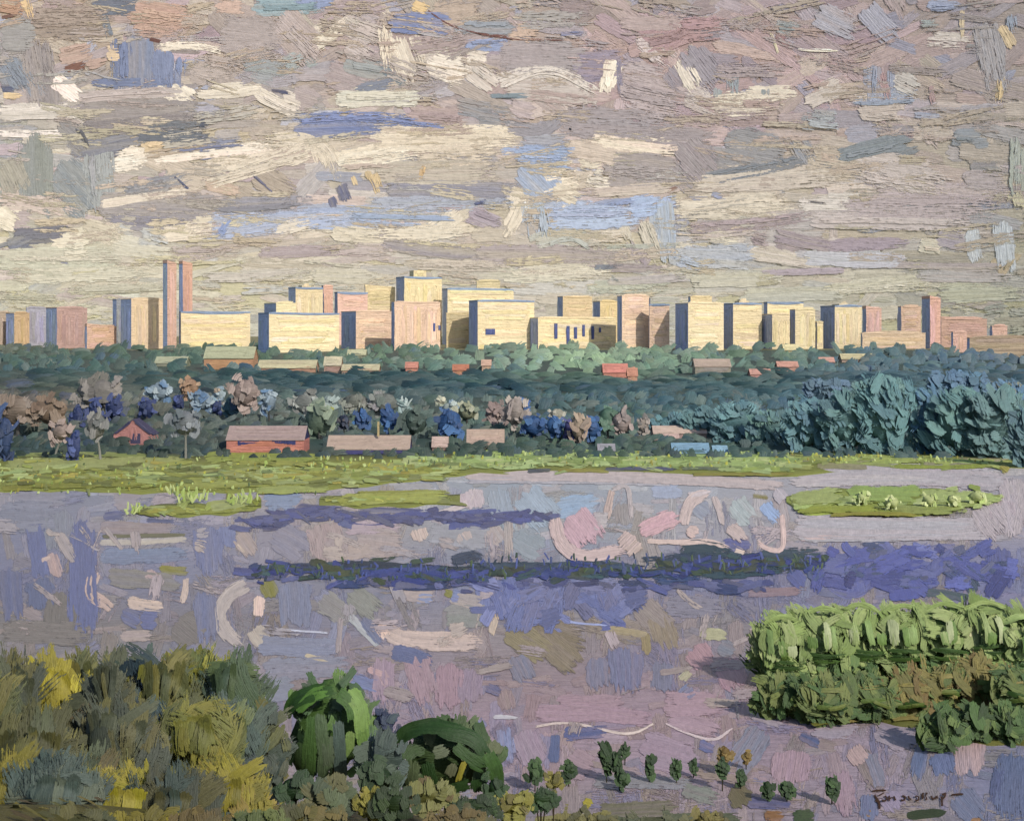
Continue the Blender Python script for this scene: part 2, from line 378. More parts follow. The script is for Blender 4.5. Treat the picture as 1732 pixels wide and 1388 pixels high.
CLOUDS = '''
0 5 35 10 30 B08460; 0 30 32 22 8 7A4A3A; 42 2 50 36 18 BE9E62; 60 40 190 35 70 93826F; 160 15 225 12 26 6B7480; 175 30 185 60 14 707A82
230 25 310 35 48 B08D72; 235 50 300 48 30 AE8A74; 250 66 275 72 9 7A4A3A; 440 12 540 8 30 7F9CA0; 500 6 560 4 18 8090B0; 370 8 410 15 24 B99880
205 75 205 140 35 6C7A9A; 235 72 235 142 40 74829C; 275 92 278 142 38 7582A0; 308 100 306 132 20 7686A6; 165 140 290 138 14 6E7C9C
275 82 330 78 390 92 14 C8BCA0; 15 105 45 150 40 7D8690; 5 150 26 150 14 4F5C80; 10 60 50 60 50 8F8B84; 60 80 70 150 50 8E8580
95 140 130 165 26 C9BDA5; 290 155 318 172 28 C5B99E; 10 163 35 163 10 C0A468; 0 195 130 190 20 B8AE9C; 0 226 140 226 14 C0B6A2
105 95 150 85 28 B0907A; 115 118 143 110 14 8A5A45; 185 92 200 92 20 C4A878; 140 165 300 156 18 A8988C; 145 186 340 185 38 8F8680
150 215 320 205 24 857D78; 240 222 345 210 20 6F7478; 340 208 350 210 14 5A6270; 345 160 432 152 16 C4B89C; 440 160 500 188 24 BDB09A
455 153 500 163 9 46507A; 535 76 582 44 22 C4B79C; 480 40 530 90 60 A8988E; 420 110 480 120 24 8D908E; 485 105 520 95 22 909A94
500 205 640 200 760 216 24 7484AE; 510 222 640 218 22 7080AC; 380 60 470 70 70 9E9086; 330 110 400 122 40 A59688; 560 125 610 140 50 A09089
110 210 150 245 34 85817E; 130 215 148 248 12 66666A; 145 252 235 236 24 7A7C86; 240 230 345 234 18 6C7278; 300 252 415 240 26 76809C
60 240 62 345 56 878B84; 105 290 150 340 60 808888; 165 260 172 345 50 929690; 10 280 30 320 50 96907C; 195 275 250 270 34 C5B79C; 245 250 280 247 22 C0A470
270 270 450 250 16 C6BAA0; 290 290 345 310 50 B2A288; 350 305 440 280 540 250 34 BFB094; 460 242 540 248 556 300 28 BCAE92; 440 300 490 325 40 A2927A
425 292 462 325 8 70708A; 350 312 400 325 18 B89C80; 215 320 318 300 26 84868A; 292 300 316 320 10 5A6484; 170 345 380 345 34 918A88
185 370 330 378 18 86828A; 370 350 520 340 26 8C8A90; 180 345 312 325 14 BFB297; 360 386 540 368 42 93A0B8; 372 395 392 370 14 7C8EB4; 480 372 640 376 30 95A3BC
0 345 60 345 130 362 30 B0A08A; 0 366 24 378 34 C4B89A; 30 396 110 392 22 76767C; 18 412 50 402 18 747884; 95 420 140 418 44 BEB494; 145 385 200 402 36 B5A98C
280 396 352 390 26 C3B696; 290 425 400 420 18 A8988A; 450 426 580 420 16 A2918C; 470 390 532 375 26 BEB299; 0 440 200 440 40 ABA588; 200 420 290 430 24 B2AC92; 105 443 118 445 12 7C7C88; 240 400 282 410 30 A0A29C
700 8 722 16 20 CBA860; 745 22 805 15 48 B09A80; 715 12 760 42 800 54 870 66 990 68 6 8A5648; 670 40 760 42 34 7484B0; 700 36 740 40 6 C0A46C; 780 46 862 46 22 8C9398; 880 35 1000 30 30 A39A90
700 78 800 65 30 A08C86; 795 76 852 74 20 8A98B8; 862 65 905 70 26 BFA082; 825 61 862 63 7 8E5A4A; 945 58 990 58 9 8086A8; 650 50 660 115 26 C4B698; 672 72 692 132 30 C6B99C; 585 40 640 60 40 AE9E90; 590 80 620 100 36 B0A296
735 110 782 122 46 C7BBA2; 800 118 832 142 36 BDB09C; 850 95 1000 100 50 A2948F; 980 110 1050 110 46 93889A; 840 148 920 120 1010 160 24 C0B4A2; 870 150 1000 162 36 B6AA9A
1034 105 1022 150 20 D2C6A8; 1031 130 1028 152 22 D0C4A6; 1038 129 1052 130 5 D2C8AE; 1046 105 1050 160 10 8C8698; 1090 70 1160 50 40 B08C86; 1060 38 1156 36 24 B09A90; 1080 70 1130 112 18 BDAEA2
590 112 650 122 26 8F948E; 610 155 672 140 28 7E8490; 640 110 682 142 14 6F8288; 580 168 700 166 26 B9B298; 780 180 852 195 32 8A8C8E; 798 170 806 176 6 303848; 700 192 780 200 30 A8908A
870 208 915 222 945 190 26 938E90; 870 180 902 188 26 B09E98; 835 162 886 162 10 7A8C90; 650 222 700 226 10 B8A48C; 950 205 1156 218 50 A0938F; 1060 155 1156 175 60 B0A09A; 962 217 968 219 6 40404C
640 240 880 236 34 C8B999; 580 272 700 256 26 C5B798; 700 266 870 260 40 BFAE90; 640 292 840 290 40 AE9F88; 718 283 715 300 12 C09A58; 630 296 640 322 18 C0A468; 660 318 880 322 26 8C8A94; 800 346 826 340 9 60688C
578 315 586 336 22 6A6E8C; 630 346 880 346 22 9A9FAA; 580 366 762 372 26 8FA0B8; 770 362 740 385 700 402 30 C2B494; 848 335 880 342 850 392 28 CABB9C; 800 360 842 376 22 A4949A; 570 396 640 400 24 BEB294; 650 396 790 392 22 C0B292
655 412 720 424 800 428 20 958C8C; 580 422 660 426 20 AC9E90; 800 428 1090 434 28 A4958F; 880 262 962 266 36 8C9EBC; 890 290 930 330 50 90A0B6; 888 335 893 372 4 D8D0BC; 900 340 910 400 40 9CA6AE
915 306 980 296 40 CBBD9C; 940 320 975 336 24 C6B898; 995 305 1030 309 20 CBBFA4; 970 252 1060 266 30 BFAC92; 1010 236 1150 256 20 CDBE9C; 1030 278 1130 286 40 A0948C; 1010 326 1130 320 16 BCAC94; 1125 326 1150 315 8 9C7460
925 370 1080 366 38 9BA9BE; 1010 348 1090 340 14 8296BE; 1070 352 1120 345 34 98A9C4; 915 412 955 402 990 420 24 ADAF9E; 980 405 1060 400 18 C0B294; 1065 410 1085 440 20 A59498; 1090 380 1115 432 26 BAB094; 1125 350 1130 432 28 9CA9B4; 890 237 960 235 20 9A9A9C
1152 50 1230 45 40 B08A84; 1170 90 1210 140 50 9A9094; 1210 180 1320 177 36 CBBFA0; 1158 115 1176 148 26 C8BBA0; 1160 170 1205 186 30 BBAE9E; 1240 130 1240 156 22 93A09C; 1315 45 1350 50 24 98A09A; 1302 50 1318 95 6 C8BC8C; 1315 60 1335 80 14 A87C78
1345 84 1422 86 4 DACFB0; 1390 25 1440 50 44 A6A3A8; 1470 20 1510 60 40 A5A3AA; 1575 10 1620 8 18 98A2B8; 1628 20 1630 62 10 CDB684; 1695 48 1712 78 18 D0B478; 1694 132 1690 172 14 CFB270; 1560 40 1590 40 14 98A29A; 1570 72 1632 76 24 C4B8A4
1480 118 1480 176 22 97A0B0; 1490 128 1502 166 16 B08E8A; 1520 138 1552 152 34 BBB4A4; 1450 172 1550 166 18 97A3B0; 1575 148 1578 172 10 B08C86; 1370 172 1420 150 26 C0B29E; 1460 188 1520 190 30 BFB09C; 1710 28 1716 62 20 98A4B0; 1670 50 1690 150 46 A7A3A0; 1360 206 1420 214 30 9DA19E; 1550 195 1590 198 12 9AA3B4
1235 242 1330 260 50 94928F; 1190 304 1260 290 1370 268 22 84898C; 1160 250 1200 292 56 9E938E; 1350 240 1372 276 34 949698; 1430 262 1530 240 26 8B9394; 1390 265 1420 268 14 BCA488; 1532 267 1548 267 8 A87848; 1620 230 1655 230 24 939A9C
1180 312 1420 300 32 BEAF98; 1370 278 1460 290 34 BBAA8C; 1460 292 1600 312 46 BBAD9E; 1515 285 1535 310 36 BFAF98; 1170 337 1195 337 10 9A98A0; 1205 330 1225 336 16 9096AC; 1152 346 1330 340 20 C6B99C; 1152 364 1330 356 18 C4B79A
1170 386 1370 366 20 A89592; 1180 402 1290 392 12 B8A898; 1360 346 1450 346 22 C5BBA8; 1362 340 1405 346 3 505060; 1420 352 1690 352 36 B3A29C; 1640 305 1700 310 30 B0A29C; 1380 372 1640 376 26 BAADA0; 1320 400 1400 416 24 A08F94; 1410 416 1530 410 20 A8969A; 1275 403 1300 410 26 A89492; 1205 406 1270 406 16 C4B99A
1590 403 1630 412 26 A89CA0; 1560 416 1590 420 24 C4B898; 1152 430 1270 440 34 A6ABB0; 1370 436 1520 440 24 B0B0AC; 1280 430 1380 446 20 BFB29C; 1696 385 1702 452 32 AEB4B2; 1480 446 1690 450 12 AEA096; 1716 240 1716 340 16 A6AC98; 1720 330 1726 350 20 C0B888
30 470 260 462 24 B0A98A; 120 490 330 480 20 A8A285; 350 470 520 462 18 AEA490; 420 492 520 486 14 A4A49C; 700 448 860 452 16 B4A68E; 540 468 640 470 20 B2AA90; 860 470 1040 462 22 BEB496; 1035 470 1050 474 10 8C948C; 1010 452 1050 448 10 7C8488; 1040 476 1150 470 14 AEA49A; 1150 440 1190 450 24 A4ACB4
1180 476 1320 470 22 B6B094; 1300 462 1420 458 12 AC9C9C; 1400 490 1600 478 20 BEB798; 1560 466 1700 470 18 B2A698; 1600 500 1720 496 24 B0B090; 1690 460 1712 440 18 B8A478; 1000 490 1140 488 16 A9AB92; 1260 505 1420 500 16 B4B094; 0 500 90 505 22 A49E80
'''
pb = Paint()
for i, (pts, wd, c) in enumerate(parse(CLOUDS)):
    c = cloudtone(c)
    if wd > 9:
        d = np.subtract(pts[-1], pts[0]); d = d / (np.hypot(*d) + 1e-6) * min(.12 * np.hypot(*d) + 4, 16)
        pts = [tuple(np.array(pts[0]) - d)] + list(pts[1:-1]) + [tuple(np.array(pts[-1]) + d)]
    pb.stroke(surf_sky(5.1 + i * .006), pts, wd * (1.38 if wd > 9 else 1.1), c, sky_f(np.mean([q[0] for q in pts]), np.mean([q[1] for q in pts])) if i % 2 else None, thick=.22 if i % 5 == 0 else .06, streak=.6, soft=1.9)
# the banks: neighbours of the broad strokes, lit above and grey below
for i, (pts, wd, c) in enumerate(parse(CLOUDS)):
    if wd < 16 or pts[0][1] < 60: continue
    c = cloudtone(c); bright = c.mean() > .36
    for k_ in range(2):
        o = np.array([rng.normal(0, wd * .9), (-1 if bright else 1) * rng.uniform(.15, .75) * wd])
        q = [np.array(p) + o for p in pts]; mid = (q[0] + q[-1]) / 2
        q = [tuple(mid + (p - mid) * rng.uniform(.6, 1.1)) for p in q]
        if max(p[1] for p in q) > 540: continue
        pb.stroke(surf_sky(4.5 + i * .002), q, wd * rng.uniform(.7, 1.1), np.clip(c * rng.uniform(.9, 1.1), 0, .9), sky_f(q[0][0], q[0][1]), thick=.08, soft=1.8, streak=.5)
# dry scumbles dragged over the wet strokes
for i in range(520):
    x = rng.uniform(-200, 1930); y = rng.uniform(-150, 560)
    L = rng.uniform(40, 150); ang = rng.normal(0, .10 if y > 150 else .22)
    c = sky_f(x, y) * (1 - .35) + .35 * SP[rng.integers(len(SP))]
    dx, dy = math.cos(ang) * L / 2, math.sin(ang) * L / 2
    pb.stroke(surf_sky(6.9 + i * .002), [(x - dx, y - dy), (x + dx, y + dy)], rng.uniform(18, 40), c * (1 + rng.normal(0, .06)), None, thick=.06, scumble=.55)
for i, (pts, wd, c) in enumerate(parse(CLOUDS)):
    c = cloudtone(c)
    if i % 3 == 0:      # a second, lighter or darker pass on some of the clouds
        o = rng.normal(0, wd * .18, 2)
        pb.stroke(surf_sky(8.1 + i * .006), [tuple(np.array(q) + o) for q in pts], wd * rng.uniform(.45, .75), np.clip(c * rng.uniform(.86, 1.16), 0, .9), None, thick=.2, scumble=.35)
struct(pb.build('clouds', mat=M_CLOUD))

G[0] = 0.6
# ------------------------------------------------------------------ terrain sheet
def lerp3(a, b, t): return a * (1 - t) + b * t
pb = Paint()
ds = np.concatenate([np.linspace(0, 300, 76), np.linspace(320, 520, 6), np.linspace(528, 1940, 60), np.geomspace(1980, 6900, 14)])
us = np.linspace(-1, 1, 121)
DD, UU = np.meshgrid(ds, us, indexing='ij')
XX = UU * (90 + DD * 1.0)
ZZ = ground_z(XX, DD)
tex = .12 * np.sin(XX * .9) * np.sin(DD * .7)
ZZ = ZZ + np.where(DD < 300, tex, 0)
C = np.zeros(DD.shape + (3,))
C[:] = lin('4A6058'); C[DD < 300] = lin('6A6430'); C[DD > 1850] = lin('8C8A66'); C[(DD < 300) & (XX > 6)] = lin('6C6448')
pb.grid(np.stack([XX, DD, ZZ], -1)[::1, ::1], C, np.stack([XX * 8, DD * 8], -1), .3)
struct(pb.build('terrain'))

G[0] = 1.1
# ------------------------------------------------------------------ water
wat_f = field(XS, [800, 900, 980, 1060, 1140, 1220, 1310, 1400], [  # sky reflections are painted into the water colours, here and in the strokes
    '7F8088,80848C,8C8C90,929AA2,989CA2,A09A9C,A09A9C', '75788A,7C7E90,948A8A,8C949A,98969A,9C9698,969098',
    '6C6E84,76788C,807E86,707692,74748C,6E7090,686E92', '74706C,746F70,787684,8C8484,7C7678,827A7C,837B82',
    '7A7678,7A7C88,8A7E88,857678,8E7C82,918188,8E8288', '7A7678,7C7C86,8E7E88,927E86,947F88,94848C,8A8490',
    '78746E,7C7878,847C80,907F86,8E7E86,92828A,747890', '74706A,78746C,7C7870,7E7878,857A7C,8A7E86,6C728A'])
pb = Paint()
# the sheet of water from bank to bank, wider than the view
gx = np.linspace(-1, 1, 90); gd = np.geomspace(95, 600, 70)
GD, GXn = np.meshgrid(gd, gx, indexing='ij'); GX = GXn * (60 + GD * .9)
PX = CX + F * GX / GD; PY = HZ + F * H / GD
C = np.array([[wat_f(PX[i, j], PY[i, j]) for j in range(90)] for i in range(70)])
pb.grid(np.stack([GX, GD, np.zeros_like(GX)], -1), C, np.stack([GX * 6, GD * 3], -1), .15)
wat_0 = wat_f
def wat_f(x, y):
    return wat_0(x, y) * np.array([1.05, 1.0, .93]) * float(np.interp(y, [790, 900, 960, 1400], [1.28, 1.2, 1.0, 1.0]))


def watertone(c):
    l = c @ np.array([.2126, .7152, .0722])
    return np.clip(c * np.clip(l / .21, .05, 3) ** .38, 0, .9)


WP = [lin(h) for h in '6C7496 A0908E 7E7A78 8A8494 747C92 94848A 686E8C 8C8072'.split()]
for i in range(1250):
    x = rng.uniform(-200, 1930); y = rng.uniform(795, 1420)
    vert = rng.random() < (.25 if y < 900 else .5)
    L = rng.uniform(40, 100); wd = rng.uniform(18, 40) if vert else rng.uniform(13, 28)
    ang = (math.pi / 2 if vert else 0) + rng.normal(0, .2)
    dx, dy = math.cos(ang) * L / 2, math.sin(ang) * L / 2
    if y < 850: dy *= .3
    c = wat_f(x, y); q = WP[rng.integers(len(WP))]; mx = rng.uniform(0, .5)
    c = (c * (1 - mx) + q * mx) * (1 + rng.normal(0, .08))
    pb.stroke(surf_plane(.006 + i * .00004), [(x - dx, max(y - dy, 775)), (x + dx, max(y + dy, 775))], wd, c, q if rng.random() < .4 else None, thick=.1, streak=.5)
for i in range(330):
    x = rng.uniform(-150, 1880); y = rng.uniform(830, 1410); vert = rng.random() < .55
    L = rng.uniform(60, 150); ang = (math.pi / 2 if vert else 0) + rng.normal(0, .25); wd = rng.uniform(26, 60)
    dx, dy = math.cos(ang) * L / 2, math.sin(ang) * L / 2
    c = wat_f(x, y); q = [lin(h) for h in '7A7066 6A6E8C 94868A 807A74 5E6484 8A7C68'.split()][rng.integers(6)]
    c = (c * .55 + q * .45) * (1 + rng.normal(0, .1))
    pb.stroke(surf_plane(.060 + i * .00003), [(x - dx, max(y - dy, 812)), (x + dx, max(y + dy, 812))], wd, c, q, thick=.08, scumble=rng.uniform(.2, .62), soft=1.5, streak=.6)
WATER = '''
20 842 120 836 40 80808A; 0 872 110 870 50 767A88; 55 868 72 980 30 626C92; 100 860 100 935 50 7A7E88; 140 878 140 1082 46 616A90; 85 932 98 980 20 A88F88; 68 952 92 944 16 AA958C; 15 958 25 1052 36 5F688A; 65 978 70 1032 46 5D6886; 0 1065 160 1075 40 75706C; 105 1000 100 1080 50 706C68
165 891 300 894 20 8C7D7A; 168 907 320 905 8 66664F; 165 917 240 916 325 910 11 A89E8E; 165 940 325 936 26 737C92; 172 874 215 872 15 4D5884; 245 879 300 882 8 525C80; 350 888 356 972 50 6A7294; 380 888 384 930 34 707898; 268 961 322 966 15 7E7A30
166 962 152 1000 180 1022 192 1032 20 AB9488; 212 1016 278 1026 20 B5A090; 315 974 308 1022 12 AE9A8C; 180 975 310 986 30 7F7B74; 245 968 270 980 20 A08C88; 205 1036 240 1052 28 646C90; 200 1076 260 1073 18 9A8C84; 300 1048 342 1082 56 75706C; 238 1048 268 1050 32 646C90
425 986 386 1008 372 1042 386 1072 418 1092 24 A69A92; 440 1005 440 1045 20 C0A898; 447 982 462 1012 28 7C7A34; 428 1060 452 1090 34 A09488; 495 978 500 1062 54 747A90; 530 1000 572 1038 560 1090 500 1100 28 7F8092; 345 998 350 1092 38 6C7390; 470 1062 500 1066 560 1070 4 A8A8B0
400 900 430 942 30 9C8C84; 400 915 420 940 10 B0A090; 460 900 520 935 50 807E8C; 545 885 560 952 60 9A8A86; 190 846 240 842 34 8C8488; 255 850 306 838 22 958A8E; 375 842 430 838 28 8A8688; 445 842 512 842 42 76849A; 370 900 372 925 12 8A88A0
580 890 690 886 26 9C8C90; 600 915 682 922 46 9B8C86; 705 893 714 917 28 B09C90; 780 900 790 917 26 A8978E; 720 902 840 912 36 8C8C90; 830 890 850 922 30 A0928C; 790 830 800 862 40 A89C9C; 840 822 860 902 36 8A949E; 885 832 940 892 56 8C98A2; 940 862 1020 850 38 8398AC
560 905 575 945 40 988A88; 640 930 560 935 24 A09086; 735 870 790 850 800 820 10 B0A4A0; 870 905 920 932 42 828B90; 1100 830 1156 826 28 9098A8; 1055 850 1060 890 34 8C8480
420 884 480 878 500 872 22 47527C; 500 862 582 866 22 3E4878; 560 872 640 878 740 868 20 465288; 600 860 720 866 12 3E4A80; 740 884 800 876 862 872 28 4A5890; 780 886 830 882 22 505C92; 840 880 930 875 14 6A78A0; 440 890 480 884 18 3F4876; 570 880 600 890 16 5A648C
830 990 830 1040 50 6E78A2; 870 990 920 1022 56 6C769E; 940 1000 1062 1012 56 6C769E; 930 1038 962 1062 28 7078A0; 1000 1010 1052 1052 38 6A74A0; 1012 1060 1062 1056 16 5C6698; 905 1025 960 1050 1040 1058 4 8E98BC; 700 1004 735 1006 30 8088A4; 680 998 738 1006 32 A3938A; 760 1005 790 1012 22 7680A2
645 1060 690 1080 820 1086 32 B29E92; 640 1052 655 1082 20 C2A898; 760 1010 822 1022 24 9C9088; 750 1042 832 1042 40 84827F; 838 1040 830 1076 14 B8A48C; 590 1000 642 1042 40 808078; 540 1010 600 1052 38 85827C; 580 1028 642 1096 13 9C9C9C; 612 1042 652 1092 22 68728E; 750 1000 770 1008 14 7C7A40
860 1050 1000 1092 46 7A6E58; 1080 1020 1132 1072 46 8A7E78; 900 1062 982 1132 46 80745E; 860 1060 930 1112 46 857A5E; 1020 1062 1062 1068 1100 1075 14 968868; 1090 1068 1095 1110 16 8E7E5C; 1010 1110 1015 1170 36 73758A; 1045 1090 1050 1172 36 70738C; 1075 1100 1072 1175 28 6E7290; 1120 1118 1120 1172 36 757588; 870 1108 892 1152 38 757788
1120 1022 1232 1030 36 7E7A86; 1110 1030 1132 1102 40 8A7C68; 1172 1095 1195 1128 42 A08084; 1225 1115 1248 1165 44 9A7C86; 1150 1152 1172 1130 16 9C967C; 1150 1182 1175 1160 24 6C7896; 1180 1070 1232 1075 20 9C9878; 1215 1090 1245 1100 26 787C86; 840 1030 842 1050 10 C0A888
900 1206 1000 1206 1110 1216 28 997F88; 940 1188 1062 1190 28 967E84; 1120 1190 1232 1192 42 9C828A; 1130 1212 1222 1236 32 9A828A; 900 1229 965 1222 1060 1240 1112 1220 5 B8A89C; 1122 1222 1200 1250 1243 1228 5 B4A4A0; 950 1240 1032 1236 24 55608A; 940 1238 935 1292 17 5A6688; 852 1228 862 1292 28 7A82A0; 885 1235 910 1292 48 90808A
960 1282 1000 1304 50 957F84; 1080 1262 1182 1292 54 92808A; 1180 1255 1212 1270 18 5C6690; 650 1110 650 1192 38 94808A; 700 1100 722 1192 46 987F86; 760 1120 762 1202 46 967C84; 800 1130 792 1192 38 8A7A88; 660 1100 732 1122 28 606A8C; 820 1160 852 1172 18 5E6488; 590 1148 642 1162 24 70789A; 640 1130 660 1160 18 A48A8C
430 1090 580 1096 32 7C8092; 440 1132 600 1122 38 7F808C; 440 1172 500 1162 38 7C7E8A; 510 1105 562 1116 9 A89A80; 620 1130 652 1142 13 A88A88; 800 1225 822 1235 30 6C769A; 830 1212 880 1216 8 A8A4A4
1390 940 1440 992 1500 930 40 5A629A; 1335 962 1362 992 26 5C6494; 1400 982 1470 932 44 5A629A; 1480 962 1592 972 42 5C649A; 1560 930 1622 926 15 6A6C94; 1600 962 1642 992 40 5A6296; 1690 925 1692 1005 42 585F94; 1630 970 1652 1002 24 46586C; 1446 982 1450 1008 32 636BA0; 1480 940 1552 932 17 6E7050; 1560 1000 1642 1012 15 485C60; 1380 1000 1440 1010 14 6C7088
1262 1003 1370 998 16 8A7478; 1200 986 1262 1002 22 384878; 1220 920 1272 922 22 5C6294; 1290 850 1320 882 24 8A9CB8; 1240 845 1272 882 38 97A09E; 1170 850 1200 870 30 8C9098; 1270 838 1302 841 8 7C7438
1270 1192 1332 1216 38 988C92; 1370 1226 1452 1232 38 978C94; 1480 1232 1552 1262 38 93878E; 1640 1245 1642 1312 52 A8908E; 1710 1270 1710 1392 56 656C86; 1560 1260 1547 1322 24 66708C; 1590 1270 1602 1312 38 6B7390; 1350 1242 1392 1262 15 5C6688; 1690 1290 1680 1362 20 5E6484
1470 1270 1492 1332 22 7A7A88; 1440 1262 1462 1292 32 A48C88; 1290 1230 1242 1302 46 7A7C8A; 1340 1270 1332 1322 64 9A8288; 1420 1300 1432 1382 38 967E88; 1500 1342 1522 1372 38 8C8090; 1620 1340 1662 1390 46 6E748A; 1470 1340 1472 1390 30 6E748C; 1465 1374 1476 1376 14 8A6A40; 1530 1380 1602 1374 15 38482C; 1640 1386 1664 1388 13 9A7040
1000 1322 1182 1326 24 7E7C7E; 1150 1332 1222 1352 28 7A7E74; 1240 1330 1262 1362 38 706850; 1010 1372 1152 1366 28 6E6A54; 985 1356 1002 1362 18 94882C; 1260 1355 1340 1360 20 5E6084; 1100 1385 1260 1384 20 5A6048; 1290 1378 1330 1380 18 8A6440; 1340 1380 1380 1378 22 48583A; 900 1390 1000 1384 20 7E7A40
'''
for i, (pts, wd, c) in enumerate(parse(WATER)):
    pb.stroke(surf_plane(.07 + i * .0001), pts, wd * 1.32, watertone(c), wat_f(np.mean([q[0] for q in pts]), np.mean([q[1] for q in pts])) if i % 2 else None, thick=.15, streak=.6)



def grass_tufts(pb, z, region, n, cols, hmin, hmax, surf=None):
    """short upright blades of paint standing on the meadow"""
    for _ in range(n):
        x, y = region()
        D = F * (H - z) / (y - HZ); mpp = D / F
        O = ((x - CX) * mpp, D, z)
        hh = rng.uniform(hmin, hmax); a = rng.normal(0, .35)
        s = surf_frame(O, (1, 0, 0), (0, .35, .94), (0, -.94, .35), mpp)
        pb.stroke(s, [(0, -1), (math.sin(a) * hh, math.cos(a) * hh)], rng.uniform(3.5, 7), cols[rng.integers(len(cols))], thick=.8)


def slab(pb, poly, z, c, z0=-.6):
    """bank of land: a photo outline laid on the plane z, with sloping sides; strips between near and far edge"""
    far, near = poly
    xs = np.linspace(max(far[0][0], near[0][0]), min(far[-1][0], near[-1][0]), 60)
    yf = np.interp(xs, [p[0] for p in far], [p[1] for p in far]) + 1.2 * np.sin(xs * .11)
    yn = np.interp(xs, [p[0] for p in near], [p[1] for p in near]) + 1.8 * np.sin(xs * .083 + 1)
    T = np.linspace(0, 1, 6)
    PY = yf[:, None] * (1 - T) + yn[:, None] * T; PX = np.broadcast_to(xs[:, None], PY.shape)
    P, k = surf_plane(z)(PX, PY, np.zeros(PY.shape))
    first = P[:, :1].copy(); last = P[:, -1:].copy(); first[..., 2] = z0; last[..., 2] = z0; last[..., 1] -= 1
    P = np.concatenate([first, P, last], 1)
    pb.grid(P, np.broadcast_to(c, P.shape).copy(), P[..., :2] * 4, k.mean())


G[0] = 0.92
def band(pb, z, path, half, pal, n, L, wd, dz=.0006, slope=.25, thick=.5):
    xs, ys = [p[0] for p in path], [p[1] for p in path]
    for i in range(n):
        x = rng.uniform(xs[0], xs[-1]); y = np.interp(x, xs, ys) + rng.normal(0, .5) * half
        l = rng.uniform(*L); a = rng.normal(0, slope)
        c = pal[rng.integers(len(pal))] * (1 + rng.normal(0, .12))
        pb.stroke(surf_plane(z + i * dz), [(x - l / 2 * math.cos(a), y - l / 2 * math.sin(a)), (x + l / 2 * math.cos(a), y + l / 2 * math.sin(a))], rng.uniform(*wd), c, pal[rng.integers(len(pal))], thick=thick, soft=1.3)


# sand bars: lilac and pink spits, with cloud reflections painted as pink squiggles
pwater = pb
pb = Paint()
SAND_REFL = '''
1340 802 1520 806 1722 812 26 A49A9A; 1706 806 1716 860 1706 912 36 A69A9A; 1330 890 1500 894 1700 894 34 A69C9C; 1310 826 1330 850 20 A39A9C; 1690 842 1704 880 40 A8999A;
770 803 900 804 1100 808 1340 822 17 A89C98; 780 812 1000 812 1150 818 12 A09C9E; 1340 808 1500 800 1690 806 30 A39A9A; 1330 815 1500 812 1600 815 16 A89E9C; 1340 896 1500 896 1662 894 34 A29C9E; 1350 910 1560 910 10 B4A09A; 1655 850 1700 910 46 A49898; 1700 826 1722 902 26 A89C9C; 1620 815 1700 820 22 A09898
938 868 948 915 985 940 1062 926 20 B8A29C; 965 872 1002 922 56 B5969A; 1000 880 1032 882 28 A8A09C; 1036 826 1026 882 13 B09C92; 1030 832 1060 824 1068 882 8 AAA09C; 1080 900 1156 868 26 BC989A; 1076 908 1052 932 34 B39E96; 1090 914 1150 917 1200 916 1238 930 9 C0AA9E; 1240 930 1262 936 10 C8B4A4
1155 892 1168 850 1202 832 18 B7A49C; 1206 836 1224 892 11 B3A39C; 1160 838 1206 830 10 B4A8A4; 1230 888 1262 916 20 B2A098; 1322 866 1324 925 1300 928 1278 912 9 BFA79E; 1160 895 1180 905 18 B8A298
'''
NAVY = [lin(h) for h in '3E4878 4A5690 34406A 565E88 5A5E78'.split()]; VIO = [lin(h) for h in '525A96 5E66A2 48508A 6A70A0 4A5878 606480'.split()]
pw = Paint()
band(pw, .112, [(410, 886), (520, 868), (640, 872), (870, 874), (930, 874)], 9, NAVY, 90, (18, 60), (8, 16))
band(pw, .112, [(1370, 965), (1480, 955), (1600, 958), (1720, 960)], 42, VIO, 70, (26, 80), (16, 38), slope=.6)
band(pw, .112, [(410, 968), (520, 972), (640, 985), (820, 990), (1060, 990), (1300, 992)], 9, NAVY, 80, (20, 60), (9, 20))
band(pw, .112, [(820, 1010), (950, 1020), (1080, 1012)], 34, [lin(h) for h in '6C76A2 7A80A8 5E6894 747698'.split()], 46, (30, 80), (18, 44), slope=1.2)
pwater.v += pw.v; pwater.f += [f_ + pwater.n for f_ in pw.f]; pwater.c += pw.c; pwater.uv += pw.uv; pwater.m += pw.m; pwater.cv += pw.cv; pwater.n += pw.n
PALE = [lin(h) for h in 'B0A29A B8A89C A89A96 B4A4A4 A49C9E'.split()]
G[0] = 1.0
pw = Paint()
for i in range(95):
    x = rng.uniform(0, 1330); y = rng.choice([rng.uniform(890, 940), rng.uniform(985, 1090), rng.uniform(1100, 1240)])
    if y > 1080 and x < 600: continue
    L = rng.uniform(30, 95); a = rng.normal(0, .3) if rng.random() < .65 else rng.normal(1.57, .3)
    pw.stroke(surf_plane(.118 + i * .0001), [(x - L / 2 * math.cos(a), y - L / 2 * math.sin(a)), (x, y + rng.normal(0, 3)), (x + L / 2 * math.cos(a), y + L / 2 * math.sin(a))], rng.uniform(12, 34), PALE[rng.integers(5)] * (1 if y < 1095 else .8), wat_f(x, y), thick=.2, scumble=rng.uniform(0, .5), soft=1.7, streak=.6)
pwater.v += pw.v; pwater.f += [f_ + pwater.n for f_ in pw.f]; pwater.c += pw.c; pwater.uv += pw.uv; pwater.m += pw.m; pwater.cv += pw.cv; pwater.n += pw.n
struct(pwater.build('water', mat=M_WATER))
G[0] = 1.22
for i, (pts, wd, c) in enumerate(parse(SAND_REFL)):
    pb.stroke(surf_plane(.14 + i * .001), pts, wd * 1.45, c, None, thick=.7, streak=.5)
struct(pb.build('sandbar_and_reflections'))

